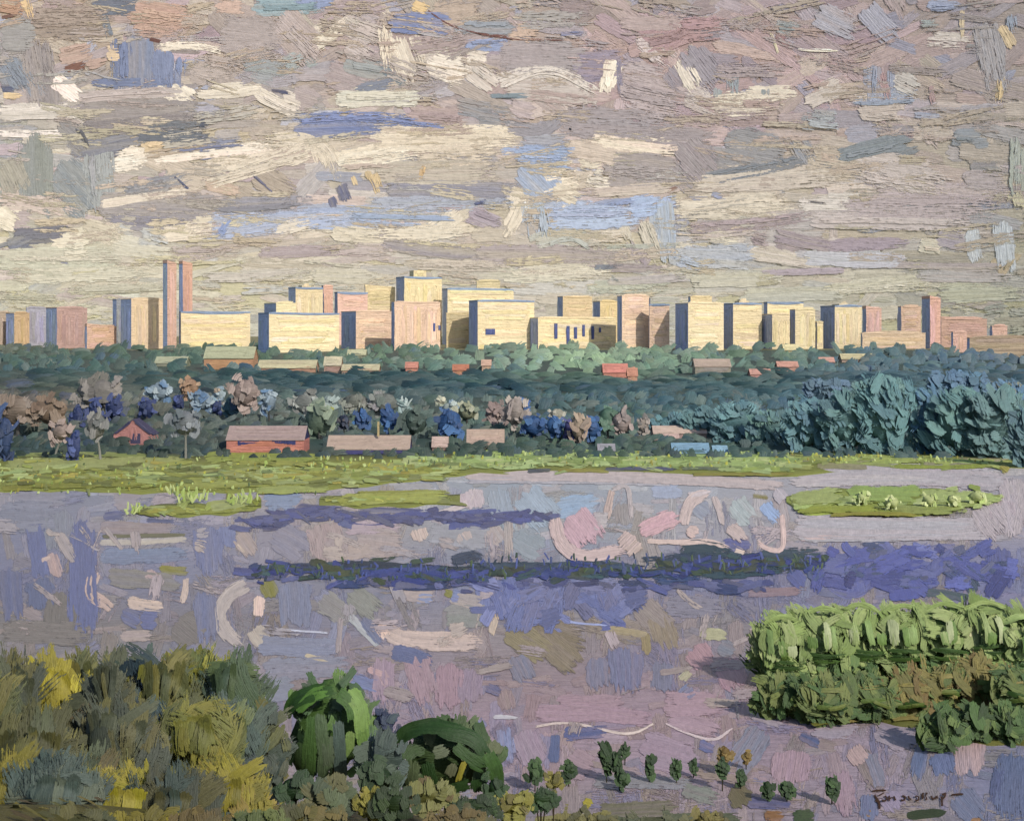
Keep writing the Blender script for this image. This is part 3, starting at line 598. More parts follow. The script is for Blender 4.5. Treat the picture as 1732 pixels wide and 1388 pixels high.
G[0] = 0.95
# ------------------------------------------------------------------ meadows
MB = [lin(h) for h in '93985C 8E9848 8C9040 9CAE6C 7E8030 A6B070 6E7438 9A9C48'.split()]
pb = Paint()
slab(pb, ([(-260, 768), (0, 770), (340, 770), (530, 768), (780, 768), (1000, 756), (1150, 764), (1340, 764), (1700, 762), (2000, 765)],
          [(-260, 828), (0, 830), (160, 830), (200, 834), (440, 832), (560, 828), (760, 806), (800, 800), (950, 802), (1150, 800), (1340, 806), (1500, 788), (1700, 790), (2000, 796)]), .25, lin('7A7E3C'))
slab(pb, ([(226, 858), (300, 850), (380, 852), (442, 846)], [(226, 866), (300, 873), (380, 870), (442, 858)]), .22, lin('7A7E3C'))
slab(pb, ([(540, 842), (600, 834), (700, 832), (778, 836)], [(540, 852), (600, 858), (700, 856), (778, 850)]), .22, lin('7A7E3C'))
struct(pb.build('meadow'))
pb = Paint()
GR = '''
-200 790 -20 788 26 8A9050; 0 788 340 782 28 93985C; 0 812 170 814 330 808 32 7E8030; 340 776 400 770 560 776 26 8E9848; 250 818 420 812 600 806 32 8C9040; 570 846 770 840 24 9A9C48; 600 834 760 832 12 8A8A3C; 300 862 330 830 20 9AA45C; 240 862 322 864 14 7C8034; 345 858 432 846 22 9AA068; 270 866 440 860 10 848838
60 804 220 802 8 8A7A34; 0 770 330 772 10 848E50; 430 814 560 806 700 798 22 8A9058; 430 830 560 826 18 969C54; 590 792 760 784 18 8A9A5C; 600 812 760 804 14 7A7A48; 650 800 780 792 12 948C6C; 760 776 900 772 24 95AA62; 880 764 940 756 1012 770 30 9CAE6C; 1030 772 1130 756 36 A0B46A
940 780 1060 776 18 98AC64; 1100 780 1240 778 1340 782 26 9DB06A; 1250 772 1345 782 34 9CAE68; 1240 796 1350 794 12 90A050; 1380 768 1460 762 1562 768 26 98A058; 1440 780 1560 776 18 A0AA60; 1560 772 1692 774 26 9CAC68; 1500 788 1690 788 10 8C943C; 890 797 935 796 9 444A5C; 940 797 1032 798 8 8A8034; 1020 793 1150 793 9 4C5268; 1150 793 1225 793 8 5A6450; 1165 802 1345 802 8 857C34; 1380 786 1472 788 15 948C70; 1690 785 1708 800 18 A4984C
150 820 150 840 10 6C7440; 75 816 80 832 10 6C7440; 0 826 60 826 12 7A7A2C; 430 842 440 850 20 828830; 380 840 400 838 14 848A3C
'''
for i, (pts, wd, c) in enumerate(parse(GR)):
    pb.stroke(surf_plane(.28 + i * .001), pts, wd * 1.05, c, MB[rng.integers(8)], thick=1.2, streak=.5)


band(pb, .36, [(-60, 802), (300, 802), (560, 802), (770, 792)], 17, MB + [lin('5E6430'), lin('6C7A48'), lin('A89C48'), lin('9CA860'), lin('A8B068')], 330, (20, 70), (5, 13), dz=.0008, slope=.12)
band(pb, .36, [(700, 784), (1000, 776), (1340, 784)], 12, [lin(h) for h in '9CAE6C A6B878 8CA05C A2B070 7A8C4C 6C7A48 B0B878'.split()], 190, (18, 70), (6, 14), dz=.0008, slope=.14)
band(pb, .36, [(1330, 778), (1500, 774), (1700, 780)], 11, [lin(h) for h in '9CA458 A6B068 8C9450 948C70 A8AC60 747C3C'.split()], 110, (18, 70), (5, 12), dz=.0008, slope=.1)
band(pb, .36, [(556, 846), (660, 844), (772, 843)], 5, MB + [lin('A8A850')], 40, (16, 60), (6, 12), dz=.0008, slope=.1)
band(pb, .36, [(235, 862), (330, 862), (436, 856)], 6, MB + [lin('8E8838')], 40, (16, 50), (6, 12), dz=.0008, slope=.2)


def reg_left():
    x = rng.uniform(-20, 780); return x, rng.uniform(776, 800 if x > 560 else 838)


def reg_right():
    x = rng.uniform(700, 1700); return x, rng.uniform(766, 784 if x > 1340 else 792)


TG = [lin(h) for h in '98A464 A2AC70 8A9A50 6E7C3C 98983E 5A6840 4E5A38 7A7430'.split()]
grass_tufts(pb, .3, reg_left, 230, TG, 4, 11)
grass_tufts(pb, .3, reg_right, 300, TG, 4, 10)
for cx_, y_ in ((320, 848), (335, 846), (400, 852), (420, 848), (225, 866), (300, 840)):
    grass_tufts(pb, .5, lambda: (rng.normal(cx_, 8), y_ + rng.uniform(-3, 5)), 9, TG[:3], 14, 26)
tag(pb.build('grass', mat=M_LEAF), 'bright green grass with short upright blades along the far river bank', 'grass', kind='stuff')

# a low green islet in the right of the river
pb = Paint()
slab(pb, ([(1330, 838), (1400, 826), (1560, 824), (1690, 840)], [(1330, 850), (1360, 868), (1560, 872), (1690, 846)]), .42, lin('8A9444'))
for i, (pts, wd, c) in enumerate(parse('''1335 846 1430 834 32 A6B06C; 1345 862 1500 862 16 90983C; 1430 836 1562 836 36 8FA458; 1500 860 1640 862 20 8A9048; 1550 838 1690 842 26 A0AC68; 1400 870 1560 870 10 8A8434; 1560 852 1660 850 18 98A45C''')):
    pb.stroke(surf_plane(.6 + i * .005), pts, wd, c, MB[rng.integers(8)], thick=1.8)
band(pb, .63, [(1345, 848), (1500, 846), (1680, 844)], 13, [lin(h) for h in '9CAC64 A8B470 8A9848 B0BA7C 7E8838'.split()], 70, (20, 60), (8, 16), dz=.0008, slope=.2)
struct(pb.build('islet'))

G[0] = 0.8
# dark weed beds in mid river
pb = Paint()
RD = '''
425 966 520 958 600 962 20 333F58; 560 955 700 962 800 966 24 2E3C4A; 690 966 900 966 24 35444E; 780 960 1000 960 1100 962 26 344A58; 860 968 1100 970 1200 974 22 304658; 1080 955 1200 948 1330 946 46 34485A; 1100 975 1200 985 30 38507A; 560 988 645 984 20 3A4A78; 640 978 700 990 780 985 22 38486C; 760 950 800 940 820 950 26 3C4A5C
1150 938 1180 925 1250 938 30 3A5058; 1180 970 1330 960 36 38505A; 1280 940 1390 934 26 3E5258; 1300 965 1420 950 22 40504C; 420 962 440 956 18 3E4A70; 470 965 500 958 20 3E4A70; 690 950 740 944 14 465848; 620 948 680 942 12 465848; 1200 992 1260 1000 24 344470; 1040 985 1120 992 18 444E6C
'''
for i, (pts, wd, c) in enumerate(parse(RD)):
    pb.stroke(surf_plane(.14 + i * .001), pts, wd, c, lin('5A6478') if i % 3 == 0 else None, thick=.4, streak=.6, soft=2.2)
band(pb, .16, [(430, 966), (560, 964), (700, 972), (860, 968), (1100, 962), (1330, 950), (1400, 944)], 12, [lin(h) for h in '36483E 3E5070 34407A 3A4A86 44583E 465290 4A5238 3E5A58'.split()], 190, (18, 64), (7, 18), dz=.0004, slope=.3, thick=.4)
RT = [lin(h) for h in '36483E 3E4A70 2C3848 48583C 465288'.split()]
grass_tufts(pb, .4, lambda: (rng.uniform(430, 860), rng.uniform(952, 985)), 90, RT, 8, 18)
grass_tufts(pb, .4, lambda: (rng.uniform(860, 1400), rng.uniform(945, 975)), 110, RT, 8, 20)
tag(pb.build('weed_bed', mat=M_LEAF), 'long dark navy and green band of weeds lying across the middle of the river', 'weeds', kind='stuff')

G[0] = 0.58
# ------------------------------------------------------------------ the wooded hillside (one mass)
woo_f = field([0, 200, 430, 650, 866, 1000, 1150, 1300, 1450, 1600, 1732], [588, 610, 635, 660, 690, 720, 745, 770], [
    '6C6A54,5A6A58,566A5A,587060,62786A,7A8C74,6E8270,607A6C,567068,5C7068,7A7050',
    '4A6058,506658,5C705C,6A8068,7C9078,869A78,728A70,667E66,4A686C,4C6878,5A6C78',
    '46605C,44605E,3E5E60,3C5C60,587468,70886C,5E7C6C,52706A,4A6878,4A6C78,4C6A78',
    '5A5E54,4E6058,3C585C,38585E,3C5E66,44646A,4A6A70,4A6C70,4C6E74,4A6E78,4A6A74',
    '84766A,746E60,66706C,5C6C68,5A6E6C,4C6A6C,3E6068,446870,4A6E74,50727A,587A74',
    '5A6250,565E50,626C64,5A6C60,506860,4A6868,40605E,426468,486A6E,4E7076,54706C',
    '3E4E44,44504A,4C5650,4E5E54,465A50,44604E,3C5654,40605E,446464,486868,4A6460',
    '38483E,3A4A40,424E46,44544A,40544A,42584A,3A504C,3C5854,405C58,446060,46605A'])
pb = Paint()
FP = [lin(h) for h in '3A5A6E 70867A 8A8678 4A5E8A 8A9A8C 5E7454 3C5060 98A09A'.split()]
n_wood = 4200
ys_ = np.sort(rng.uniform(592, 778, n_wood))
for i, y in enumerate(ys_):
    x = rng.uniform(-520, 2250)
    band = 632 < y < 672
    D = slope_d(y); mpp = D / F
    up = rng.uniform(3, 12) if not band else rng.uniform(1, 5)
    c = woo_f(np.clip(x, 0, 1732), y) * (1.22 if y < 628 else 1.0) * (1 + .7 * math.exp(-((x - 950) / 170) ** 2 - ((y - 618) / 22) ** 2)); q = FP[rng.integers(len(FP))]
    mx = rng.uniform(0, .38 if not band else .18) * (1 if y < 760 else .5)
    c = (c * (1 - mx) + q * mx) * (1 + rng.normal(0, .10))
    O = ((x - CX) * mpp, D, SL * (D - D1) + up * mpp * .6)
    tilt = rng.uniform(.4, .55)
    s = surf_frame(O, (1, 0, 0), (0, math.sin(tilt), math.cos(tilt)), (0, -math.cos(tilt), math.sin(tilt)), mpp, .012)
    L = rng.uniform(20, 48) * (2.4 if band else 1); wd = rng.uniform(12, 26)
    a = rng.normal(0, .25) if band else rng.normal(math.pi / 2 if rng.random() < .35 else .2, .6)
    dx, dy = math.cos(a) * L / 2, math.sin(a) * L / 2
    if not band: wd *= 1.1
    pb.stroke(s, [(-dx, -dy), (0, rng.uniform(-3, 5)), (dx, dy)], wd, c * (.8 if band else 1), q if rng.random() < .25 else None, thick=.3, streak=.5, soft=1.4)
tag(pb.build('wood', mat=M_LEAF), 'wide teal and blue green wood that covers the slope below the city', 'wood', kind='stuff')

G[0] = 0.93
# ------------------------------------------------------------------ city blocks
def facade(pb, O, U, N, wpx, hpx, mpp, c, horiz, c2=None, thick=.5):
    """brush strokes laid on an upright wall"""
    s = surf_frame(np.array(O) + np.array(N) * .06 * mpp, U, (0, 0, 1), N, mpp)
    sw = rng.uniform(8, 13)
    n = int(max(3, 2.2 * wpx * hpx / (sw * (wpx if horiz else hpx) + 1)))
    for i in range(n):
        cc = np.clip(c * (1 + rng.normal(0, .07)) * np.array([1, 1 + rng.normal(0, .02), 1 + rng.normal(0, .08)]), 0, .92)
        if horiz:
            y = rng.uniform(sw * .35, max(hpx - sw * .35, sw * .4)); a, b = rng.uniform(-.03, .16) * wpx, wpx * rng.uniform(.86, 1.03)
            pb.stroke(s, [(a, y), (b, y + rng.normal(0, 1.2))], sw, cc, c2, thick, lift=i * .02)
        else:
            x = rng.uniform(sw * .35, max(wpx - sw * .35, sw * .4)); a, b = rng.uniform(0, .16) * hpx, hpx * rng.uniform(.86, 1) + rng.uniform(-1, 2.2)
            pb.stroke(s, [(x, a), (x + rng.normal(0, 1.2), b)], sw, cc, c2, thick, lift=i * .02)


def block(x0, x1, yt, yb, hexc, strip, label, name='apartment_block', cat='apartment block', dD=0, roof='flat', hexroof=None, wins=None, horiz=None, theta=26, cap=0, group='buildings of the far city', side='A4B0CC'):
    D = (slope_d(yb) if yb > 590 else D2 + (590 - yb) * 7) + dD
    mpp = D / F
    zt = H - (yt - HZ) * mpp
    zb = min(float(ground_z(0, D)), H - (yb - HZ) * mpp) - 1.0
    px0 = x0 - strip
    th = math.radians(theta) if strip > 0 else math.radians(3)
    phi = th - math.atan2((x0 - CX), F)                 # turned so the shaded side shows
    U = np.array([math.cos(phi), math.sin(phi), 0]); W = np.array([-math.sin(phi), math.cos(phi), 0]); N = -W
    wm = (x1 - x0) * mpp / math.cos(th); dm = (strip * mpp / math.sin(th)) if strip > 0 else max(8.0, .45 * wm)
    dm = min(dm, 60)
    O = np.array([(x0 - CX) * mpp, D, zb]); hm = zt - zb
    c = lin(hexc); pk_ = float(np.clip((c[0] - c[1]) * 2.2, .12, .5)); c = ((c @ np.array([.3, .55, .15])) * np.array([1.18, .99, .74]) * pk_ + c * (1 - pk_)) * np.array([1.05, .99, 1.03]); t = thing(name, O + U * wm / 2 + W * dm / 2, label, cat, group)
    V = np.array([0, 0, hm]); c_shade = lin(side) * 1.05  # side wall colour has the blue of its shade painted in
    pb = Paint(); pb.box(O, U * wm, V, W * dm, c, mpp, 'fbr'); pb.box(O, U * wm, V, W * dm, c_shade, mpp, 'l')
    hz = (rng.random() < .6) if horiz is None else horiz
    facade(pb, O, U, N, wm / mpp, hm / mpp, mpp, c, hz)
    facade(pb, O + W * dm, -W, -U, dm / mpp, hm / mpp, mpp, c_shade, False)
    pb.build('wall', t)
    cr = lin(hexroof) if hexroof else np.clip(c * 1.04, 0, .9)
    pr = Paint(); e = .35 * mpp; rt = (1.3 if not hexroof else 2.6) * mpp
    R0 = O + V - U * e + N * e
    if roof == 'slope':                                  # parapet that rises towards one side
        P0, P1 = R0, R0 + U * (wm + 2 * e); hL, hR = np.array([0, 0, 5 * mpp]), np.array([0, 0, .8 * mpp]); B = W * (dm + 2 * e)
        for q in ([P0, P1, P1 + hR, P0 + hL], [P1, P1 + B, P1 + B + hR, P1 + hR], [P0 + B, P0, P0 + hL, P0 + hL + B], [P0 + hL, P1 + hR, P1 + hR + B, P0 + hL + B], [P1 + B, P0 + B, P0 + B + hL, P1 + B + hR]):
            pr.quad(q, cr, mpp)
    else:
        pr.box(R0, U * (wm + 2 * e), np.array([0, 0, rt]), W * (dm + 2 * e), cr, mpp, 'fblrtd')
    s = surf_frame(R0 + N * .05 * mpp, U, (0, 0, 1), N, mpp)
    for j in range(2):
        pr.stroke(s, [(rng.uniform(-1, 1), rng.uniform(.5, 2)), (wm / mpp + rng.uniform(-2, 2), rng.uniform(.5, 2.2))], rng.uniform(3, 5), np.clip(cr * rng.uniform(.9, 1.1), 0, .92), thick=.5, lift=j * .05)
    pr.build('roof', t)
    if cap:                                              # lift house on the roof
        pc = Paint(); cw = wm * .34
        Oc = O + V + np.array([0, 0, rt + .02 * mpp]) + U * wm * .3 + W * dm * .25
        pc.box(Oc, U * cw, (0, 0, cap * mpp), W * dm * .5, c * .9, mpp, 'fblrt')
        facade(pc, Oc, U, N, cw / mpp, cap, mpp, c * .9, True)
        pc.build('roof_house', t)
    for (wx, wy0, wy1, ww) in (wins or []):
        a = (wx - x0) * mpp / math.cos(th); h0 = H - (wy1 - HZ) * mpp - zb; h1 = H - (wy0 - HZ) * mpp - zb
        pw = Paint(); Ow = O + U * (a - ww * mpp / 2) + np.array([0, 0, h0]) + N * 1.3 * mpp
        pw.box(Ow, U * ww * mpp, (0, 0, h1 - h0), W * 1.2 * mpp, lin('4A5680'), mpp, 'flrtd')
        sw = surf_frame(Ow + U * ww * mpp / 2 + N * .04 * mpp, U, (0, 0, 1), N, mpp)
        pw.stroke(sw, [(0, -1), (rng.normal(0, .5), (h1 - h0) / mpp + 1.5)], ww * 1.15, lin('4A5484'), lin('6A7096'), thick=.4)
        pw.build('window', t)
    return t


B = block
# back row
B(500, 546, 488, 540, 'D0C294', 12, 'tall olive cream block with a coral tower against its right side', hexroof='8090A8', dD=120, horiz=False, cap=3)
B(547, 563, 484, 514, 'D8A088', 3, 'small coral tower squeezed between the olive cream block and a dark gap', dD=150, horiz=False)
B(571, 622, 496, 530, 'DCAA98', 5, 'coral pink block behind the lavender sided block', hexroof='8090A8', dD=130, horiz=True)
B(618, 668, 486, 522, 'D6C894', 0, 'yellow cream block with a ragged top beside the coral pink block', dD=160, roof='slope')
B(684, 748, 470, 520, 'D8CC98', 14, 'tallest yellow cream block in the middle of the skyline with a small roof house', hexroof='8090A8', dD=110, horiz=False, cap=11)
B(757, 872, 490, 526, 'D8CC9C', 9, 'long low cream block behind the skyline right of the tallest block', hexroof='8090A8', dD=140, horiz=True)
B(806, 846, 476, 492, 'CCC294', 0, 'narrow cream upper storey standing above the long low cream block', dD=175, horiz=True)
B(755, 802, 530, 585, 'CDBE8A', 0, 'plain olive cream wall between the pink block and the big cream block', dD=40, horiz=True)
B(952, 1002, 502, 540, 'CAB684', 9, 'ochre cream block rising behind the building with six dark windows', dD=90, horiz=True)
B(1015, 1046, 510, 566, 'D2BE7E', 12, 'yellow ochre block between the six windowed building and the peach block', dD=70, horiz=False)
B(1100, 1150, 505, 560, 'A0A498', 10, 'grey green block mostly hidden behind the stepped peach block', dD=120, horiz=True)
B(1168, 1204, 502, 520, 'CFC08E', 4, 'low ochre block showing just above the barrel shaped cream block', dD=130, horiz=False)
B(45, 76, 521, 580, '9A9CA4', 0, 'pale grey blue block near the left edge of the skyline', dD=120, horiz=False)
B(24, 48, 530, 588, 'B89C6C', 13, 'narrow tan block with a broad slate side at the left edge of the skyline', dD=30, horiz=False)
B(-40, 12, 528, 588, 'A89A84', 6, 'cropped greyish block cut by the left edge', dD=30)
# front row, from the left
B(96, 145, 521, 582, 'B08E86', 17, 'mauve pink block with a slate side at left of the skyline', dD=0, horiz=False)
B(147, 195, 552, 585, 'CDA284', 3, 'low peach block with a sloping roof beside the mauve pink block', dD=-20, horiz=True, roof='slope')
B(197, 206, 507, 580, '858C90', 6, 'thin grey slate tower just left of the square sand coloured block', 'tower_block', 'tower', dD=60, horiz=False)
B(222, 274, 506, 586, 'D2BC92', 17, 'square sand coloured block with a deep navy blue side', dD=-30, horiz=False)
B(283, 298, 445, 590, 'C89880', 7, 'left one of the two thin pink towers', 'tower_block', 'tower', dD=-40, horiz=False, roof='slope', theta=32)
B(309, 325, 446, 560, 'CC9478', 6, 'right one of the two thin pink towers', 'tower_block', 'tower', dD=30, horiz=False, roof='slope', theta=32)
B(306, 421, 529, 580, 'DECF9C', 0, 'long pale cream block at the foot of the two pink towers', hexroof='8090A8', dD=-20, horiz=True)
B(455, 576, 531, 597, 'DCCF9E', 18, 'big cream block with a slate side in the left half of the skyline', hexroof='8090A8', dD=0, horiz=True)
B(467, 500, 513, 534, 'D8D0A0', 20, 'small pale cream upper block with a slate side over the big cream block', dD=40, horiz=True)
B(602, 664, 527, 588, 'DAB894', 25, 'peach cream block with a wide lavender side', dD=-10, horiz=True)
B(667, 746, 511, 592, 'DCB896', 5, 'tall salmon pink block in the middle of the skyline', dD=-10, horiz=False, wins=[(735, 546, 560, 4), (744, 550, 558, 4)])
B(808, 906, 510, 590, 'DCCE9C', 15, 'big bright cream block right of the middle with a slate side', hexroof='8090A8', dD=10, horiz=True, wins=[(829, 556, 566, 18)])
B(910, 1046, 538, 586, 'DED09C', 17, 'long cream building with a row of six dark windows', 'arcade_building', 'building', dD=0, horiz=True,
  wins=[(940, 547, 573, 6), (961, 551, 582, 6), (974, 553, 573, 6), (988, 549, 569, 5), (1004, 551, 574, 5), (1017, 554, 562, 4)])
B(1052, 1098, 501, 588, 'DEBE98', 8, 'taller left half of the stepped peach block', dD=-10, horiz=True)
B(1098.5, 1132, 517, 590, 'DAB694', 0, 'lower right half of the stepped peach block', hexroof='8090A8', dD=-12, horiz=True)
B(1164, 1224, 513, 593, 'DED0A2', 22, 'barrel shaped cream block with a steel blue side', dD=0, horiz=True)
B(1240, 1288, 515, 590, 'D8CA9A', 16, 'cream block with a navy side, right of the barrel shaped block', hexroof='8090A8', dD=0, horiz=True, cap=4)
B(1306, 1334, 532, 590, 'D2C498', 20, 'pale ochre block with a wide blue side under an overhanging cream slab', dD=-10, horiz=False)
B(1298, 1358, 513, 528, 'DDD09E', 6, 'overhanging cream slab block at right of centre', hexroof='8090A8', dD=50, horiz=True)
B(1345, 1378, 524, 588, 'D2C698', 9, 'narrow pale cream block with a violet side near the blue gap', dD=-20, horiz=False)
B(1412, 1456, 519, 586, 'D6CA9C', 24, 'cream block with a bright blue side in the right part of the skyline', hexroof='8090A8', dD=-10, horiz=False, cap=3)
B(1382, 1392, 545, 586, 'D4C694', 5, 'sliver of cream block left of the bright blue sided block', dD=-25, horiz=False)
B(1465, 1490, 522, 568, 'D0A090', 6, 'salmon block tapering to the right with a slate left edge', dD=20, horiz=False, roof='slope')
B(1458, 1562, 564, 588, 'C4AE8C', 2, 'long low tan building at the foot of the salmon block', dD=-30, horiz=True)
B(1524, 1556, 519, 570, 'C0A286', 5, 'brown beige block with a pale top left of the rose tower', dD=30, horiz=True)
B(1573, 1590, 505, 582, 'D09682', 13, 'rose pink tower at right with a mauve left side', 'tower_block', 'tower', dD=-10, horiz=False, roof='slope', theta=34)
B(1592, 1664, 540, 564, 'D6A690', 0, 'low peach pink block right of the rose tower', dD=20, horiz=True, roof='slope')
B(1612, 1634, 562, 596, 'D4A08C', 3, 'small pink block below the low peach pink block', dD=0, horiz=False)
B(1678, 1702, 552, 600, 'CE9E8A', 3, 'small pale pink block near the right edge', dD=0, horiz=False)
B(1640, 1760, 572, 604, '9E8E74', 4, 'cropped brown building cut by the right edge', dD=-10, horiz=True)

G[0] = 0.78
# ------------------------------------------------------------------ houses on the slope and by the meadow
def house(x0, x1, yr, ye, yb, wallh, roofh, label, name='house', cat='house', gable=False, depth=9.0, chimney=None, holes=(), endh=None, tilt=None, group='houses below the wood', flat=False):
    """gabled house: ridge row yr, eaves row ye, foot row yb; gable=True turns the gable to the river"""
    D = slope_d(max(yb, 592)) if yb < 770 else F * H / (yb - HZ); mpp = D / F
    zb = float(ground_z(0, D)) - .3 if yb < 770 else .3
    z = lambda y: H - (y - HZ) * mpp
    X0, X1 = (x0 - CX) * mpp, (x1 - CX) * mpp; wm = X1 - X0; zr, ze = z(yr), z(ye)
    zb = min(zb, z(yb) - .2)
    depth = max(depth, 3.0)
    cw, cr = lin(wallh), lin(roofh)
    t = thing(name, ((X0 + X1) / 2, D + depth / 2, zb), label, cat, group)
    pb = Paint(); O = np.array([X0, D, zb]); ux, uy, uz = np.eye(3)
    e = 1.3 * mpp
    th = 1.2 * mpp
    if gable:
        xm = (X0 + X1) / 2
        pb.box(O, ux * wm, uz * (ze - zb), uy * depth, cw, mpp, 'fblr')
        for yy in (D, D + depth):
            tri = [(X0, yy, ze), (X1, yy, ze), (xm, yy, zr), (xm, yy, zr)]
            pb.quad(tri, cw, mpp)
        s = surf_frame((xm, D - .08 * mpp, ze), ux, uz, -uy, mpp)
        W2 = wm / 2 / mpp; Hh = (zr - ze) / mpp; Hb = (ze - zb) / mpp
        for k in range(7):
            a = rng.uniform(-.8, .8)
            pb.stroke(s, [(a * W2, -Hb * rng.uniform(.3, .95)), (a * W2 * .7, Hh * (1 - abs(a)) * .8)], rng.uniform(5, 8), np.clip(cw * rng.uniform(.85, 1.2), 0, .9), None, .5, lift=k * .03)
        pb.build('wall', t)
        pr = Paint()
        for sg, xe in ((-1, X0 - e), (1, X1 + e)):
            zz = ze - (zr - ze) * e / (wm / 2)
            a = np.array([xm, D - e, zr + th]); b = np.array([xe, D - e, zz + th]); up = np.array([0, 0, -th]); bk = np.array([0, depth + 2 * e, 0])
            for q in ([a, b, b + up, a + up], [b, b + bk, b + bk + up, b + up], [a, a + bk, b + bk, b], [a + bk, b + bk, b + bk + up, a + bk + up], [a + up, b + up, b + bk + up, a + bk + up]):
                pr.quad(q, cr, mpp)
            s2 = surf_frame((xm, D - e - .06 * mpp, zr), ux, uz, -uy, mpp)
            pr.stroke(s2, [(0, .5), ((xe - xm) / mpp, (zz - zr) / mpp)], 6.5, cr, lin('6A6A80'), .6)
        pr.build('roof', t)
    else:
        pb.box(O, ux * wm, uz * (ze - zb), uy * depth, cw, mpp, 'fblr')
        if not flat:
            for xx in (X0, X1):
                pb.quad([(xx, D, ze), (xx, D + depth, ze), (xx, D + depth / 2, zr - th * .6), (xx, D + depth / 2, zr - th * .6)], lin(endh) if endh else cw, mpp)
        facade(pb, O, ux, -uy, wm / mpp, (ze - zb) / mpp, mpp, cw, True)
        pb.build('wall', t)
        pr = Paint()
        # two roof slopes with thickness
        xa, xb = X0 - e, X1 + e
        for sg, y0, y1 in ((-1, D - e, D + depth / 2), (1, D + depth + e, D + depth / 2)):
            a = np.array([xa, y0, ze + th * .2]); b = np.array([xb, y0, ze + th * .2]); c_ = np.array([xb, y1, zr]); d = np.array([xa, y1, zr]); up = np.array([0, 0, -th * .8])
            q = [a, b, c_, d] if sg < 0 else [b, a, d, c_]
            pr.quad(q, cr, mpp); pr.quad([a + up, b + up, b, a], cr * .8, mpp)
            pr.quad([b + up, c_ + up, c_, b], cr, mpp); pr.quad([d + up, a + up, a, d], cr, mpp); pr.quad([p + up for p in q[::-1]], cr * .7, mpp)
        sl_ = np.array([0, depth / 2 + e, zr - ze]); sn = np.linalg.norm(sl_); sv = sl_ / sn
        nn = np.array([0, -sv[2], sv[1]])
        s2 = surf_frame(np.array([xa, D - e, ze + th * .2]) + nn * .06 * mpp, ux, sv, nn, mpp)
        wp, hp = (xb - xa) / mpp, sn / mpp
        for k in range(6):
            y = rng.uniform(.12, .88) * hp
            pr.stroke(s2, [(rng.uniform(-1, .1 * wp), y), (wp * rng.uniform(.85, 1.02), y + rng.normal(0, 1))], min(max(hp * .4, 4), 10), np.clip(cr * rng.uniform(.88, 1.14), 0, .9), None, .5, lift=k * .03)
        rf = pr.build('roof', t)
        if chimney:
            pc = Paint(); cx_ = (chimney[0] - CX) * mpp; h0 = (zr - 1.2 * mpp); hh = z(chimney[1])
            pc.box((cx_ - 1.6 * mpp, D + depth * .3, h0), ux * 3.2 * mpp, uz * (hh - h0), uy * 3.2 * mpp, lin('B8A47A'), mpp, 'fblrt')
            pc.build('chimney', rf) if False else pc.build('chimney', t)
    for (kind, hx, hy0, hy1, hw, hc) in holes:
        pw = Paint(); Ow = np.array([(hx - hw / 2 - CX) * mpp, D - .25 * mpp, z(hy1)])
        pw.box(Ow, ux * hw * mpp, uz * (z(hy0) - z(hy1)), uy * .2 * mpp, lin(hc), mpp, 'flrtd')
        sw = surf_frame((Ow[0] + hw * mpp / 2, Ow[1] - .05 * mpp, Ow[2]), ux, uz, -uy, mpp)
        pw.stroke(sw, [(0, 0), (0, hy1 - hy0)], hw, lin(hc), None, .4)
        pw.build(kind, t)
    return t


house(192, 258, 710, 735, 752, 'B5807A', '3E3C58', 'small pink gabled house with dark navy roof edges among the left trees', gable=True, depth=10,
      holes=[('door', 229, 733, 750, 17, '4A4660'), ('window', 199, 741, 752, 9, '3C3A5C')])
house(383, 514, 722, 744, 766, 'BE7C70', 'A8928C', 'long coral walled barn with a mauve roof beside dark trees', 'barn', 'barn', depth=16,
      holes=[('window', 420, 745, 753, 36, '3C4070'), ('window', 480, 744, 752, 40, '3C4070')], endh='34345A')
house(553, 692, 738, 760, 768, '4E4C78', 'B6A090', 'long pale pink roofed shed with a thin pole on its roof', 'shed', 'shed', depth=15, chimney=(638, 714))
house(731, 757, 739, 756, 762, '8C7468', 'BCA498', 'tiny pale pink hut between the long shed and the next shed', 'hut', 'hut', depth=8)
house(790, 852, 727, 753, 760, '6E6A60', 'B49C8C', 'stubby pale pink shed with a rounded roof left of the bright meadow', 'shed', 'shed', depth=11)
house(1106, 1195, 721, 733, 744, 'B2988E', 'C8B0A0', 'long pale pink shed with a creamy roof edge at the foot of the right wood', 'shed', 'shed', depth=12,
      holes=[('door', 1168, 733, 743, 20, '7A5A5C')])
house(1122, 1148, 734, 741, 747, 'A8908C', 'C0A49A', 'small pink hut standing in front of the long creamy edged shed', 'hut', 'hut', depth=5)
house(1138, 1200, 750, 766, 770, '5A7484', '7E9EB4', 'low pale blue roofed boathouse at the meadow edge', 'boathouse', 'boathouse', depth=9)
house(1207, 1231, 754, 766, 770, '5A7484', '86A6B8', 'small pale blue roofed boathouse right of the bigger one', 'boathouse', 'boathouse', depth=7)
house(1243, 1326, 735, 741, 745, '9A8480', 'C0A098', 'very low pink roofed shed along the foot of the right wood', 'shed', 'shed', depth=8)
house(1012, 1040, 751, 762, 768, '76747A', '9A969C', 'little grey roofed hut in the middle of the far meadow edge', 'hut', 'hut', depth=7)
house(345, 428, 586, 606, 625, 'BC9070', 'B0B090', 'pale green roofed house with an orange wall high on the left slope', depth=26, group='houses under the city')
house(262, 314, 603, 614, 620, '8E9078', 'B2B294', 'pale sage roofed house left of the orange walled house', depth=20, group='houses under the city')
house(436, 533, 609, 622, 630, 'B89078', 'C6BC98', 'long cream roofed house with a coral left end under the big cream block', depth=24, group='houses under the city')
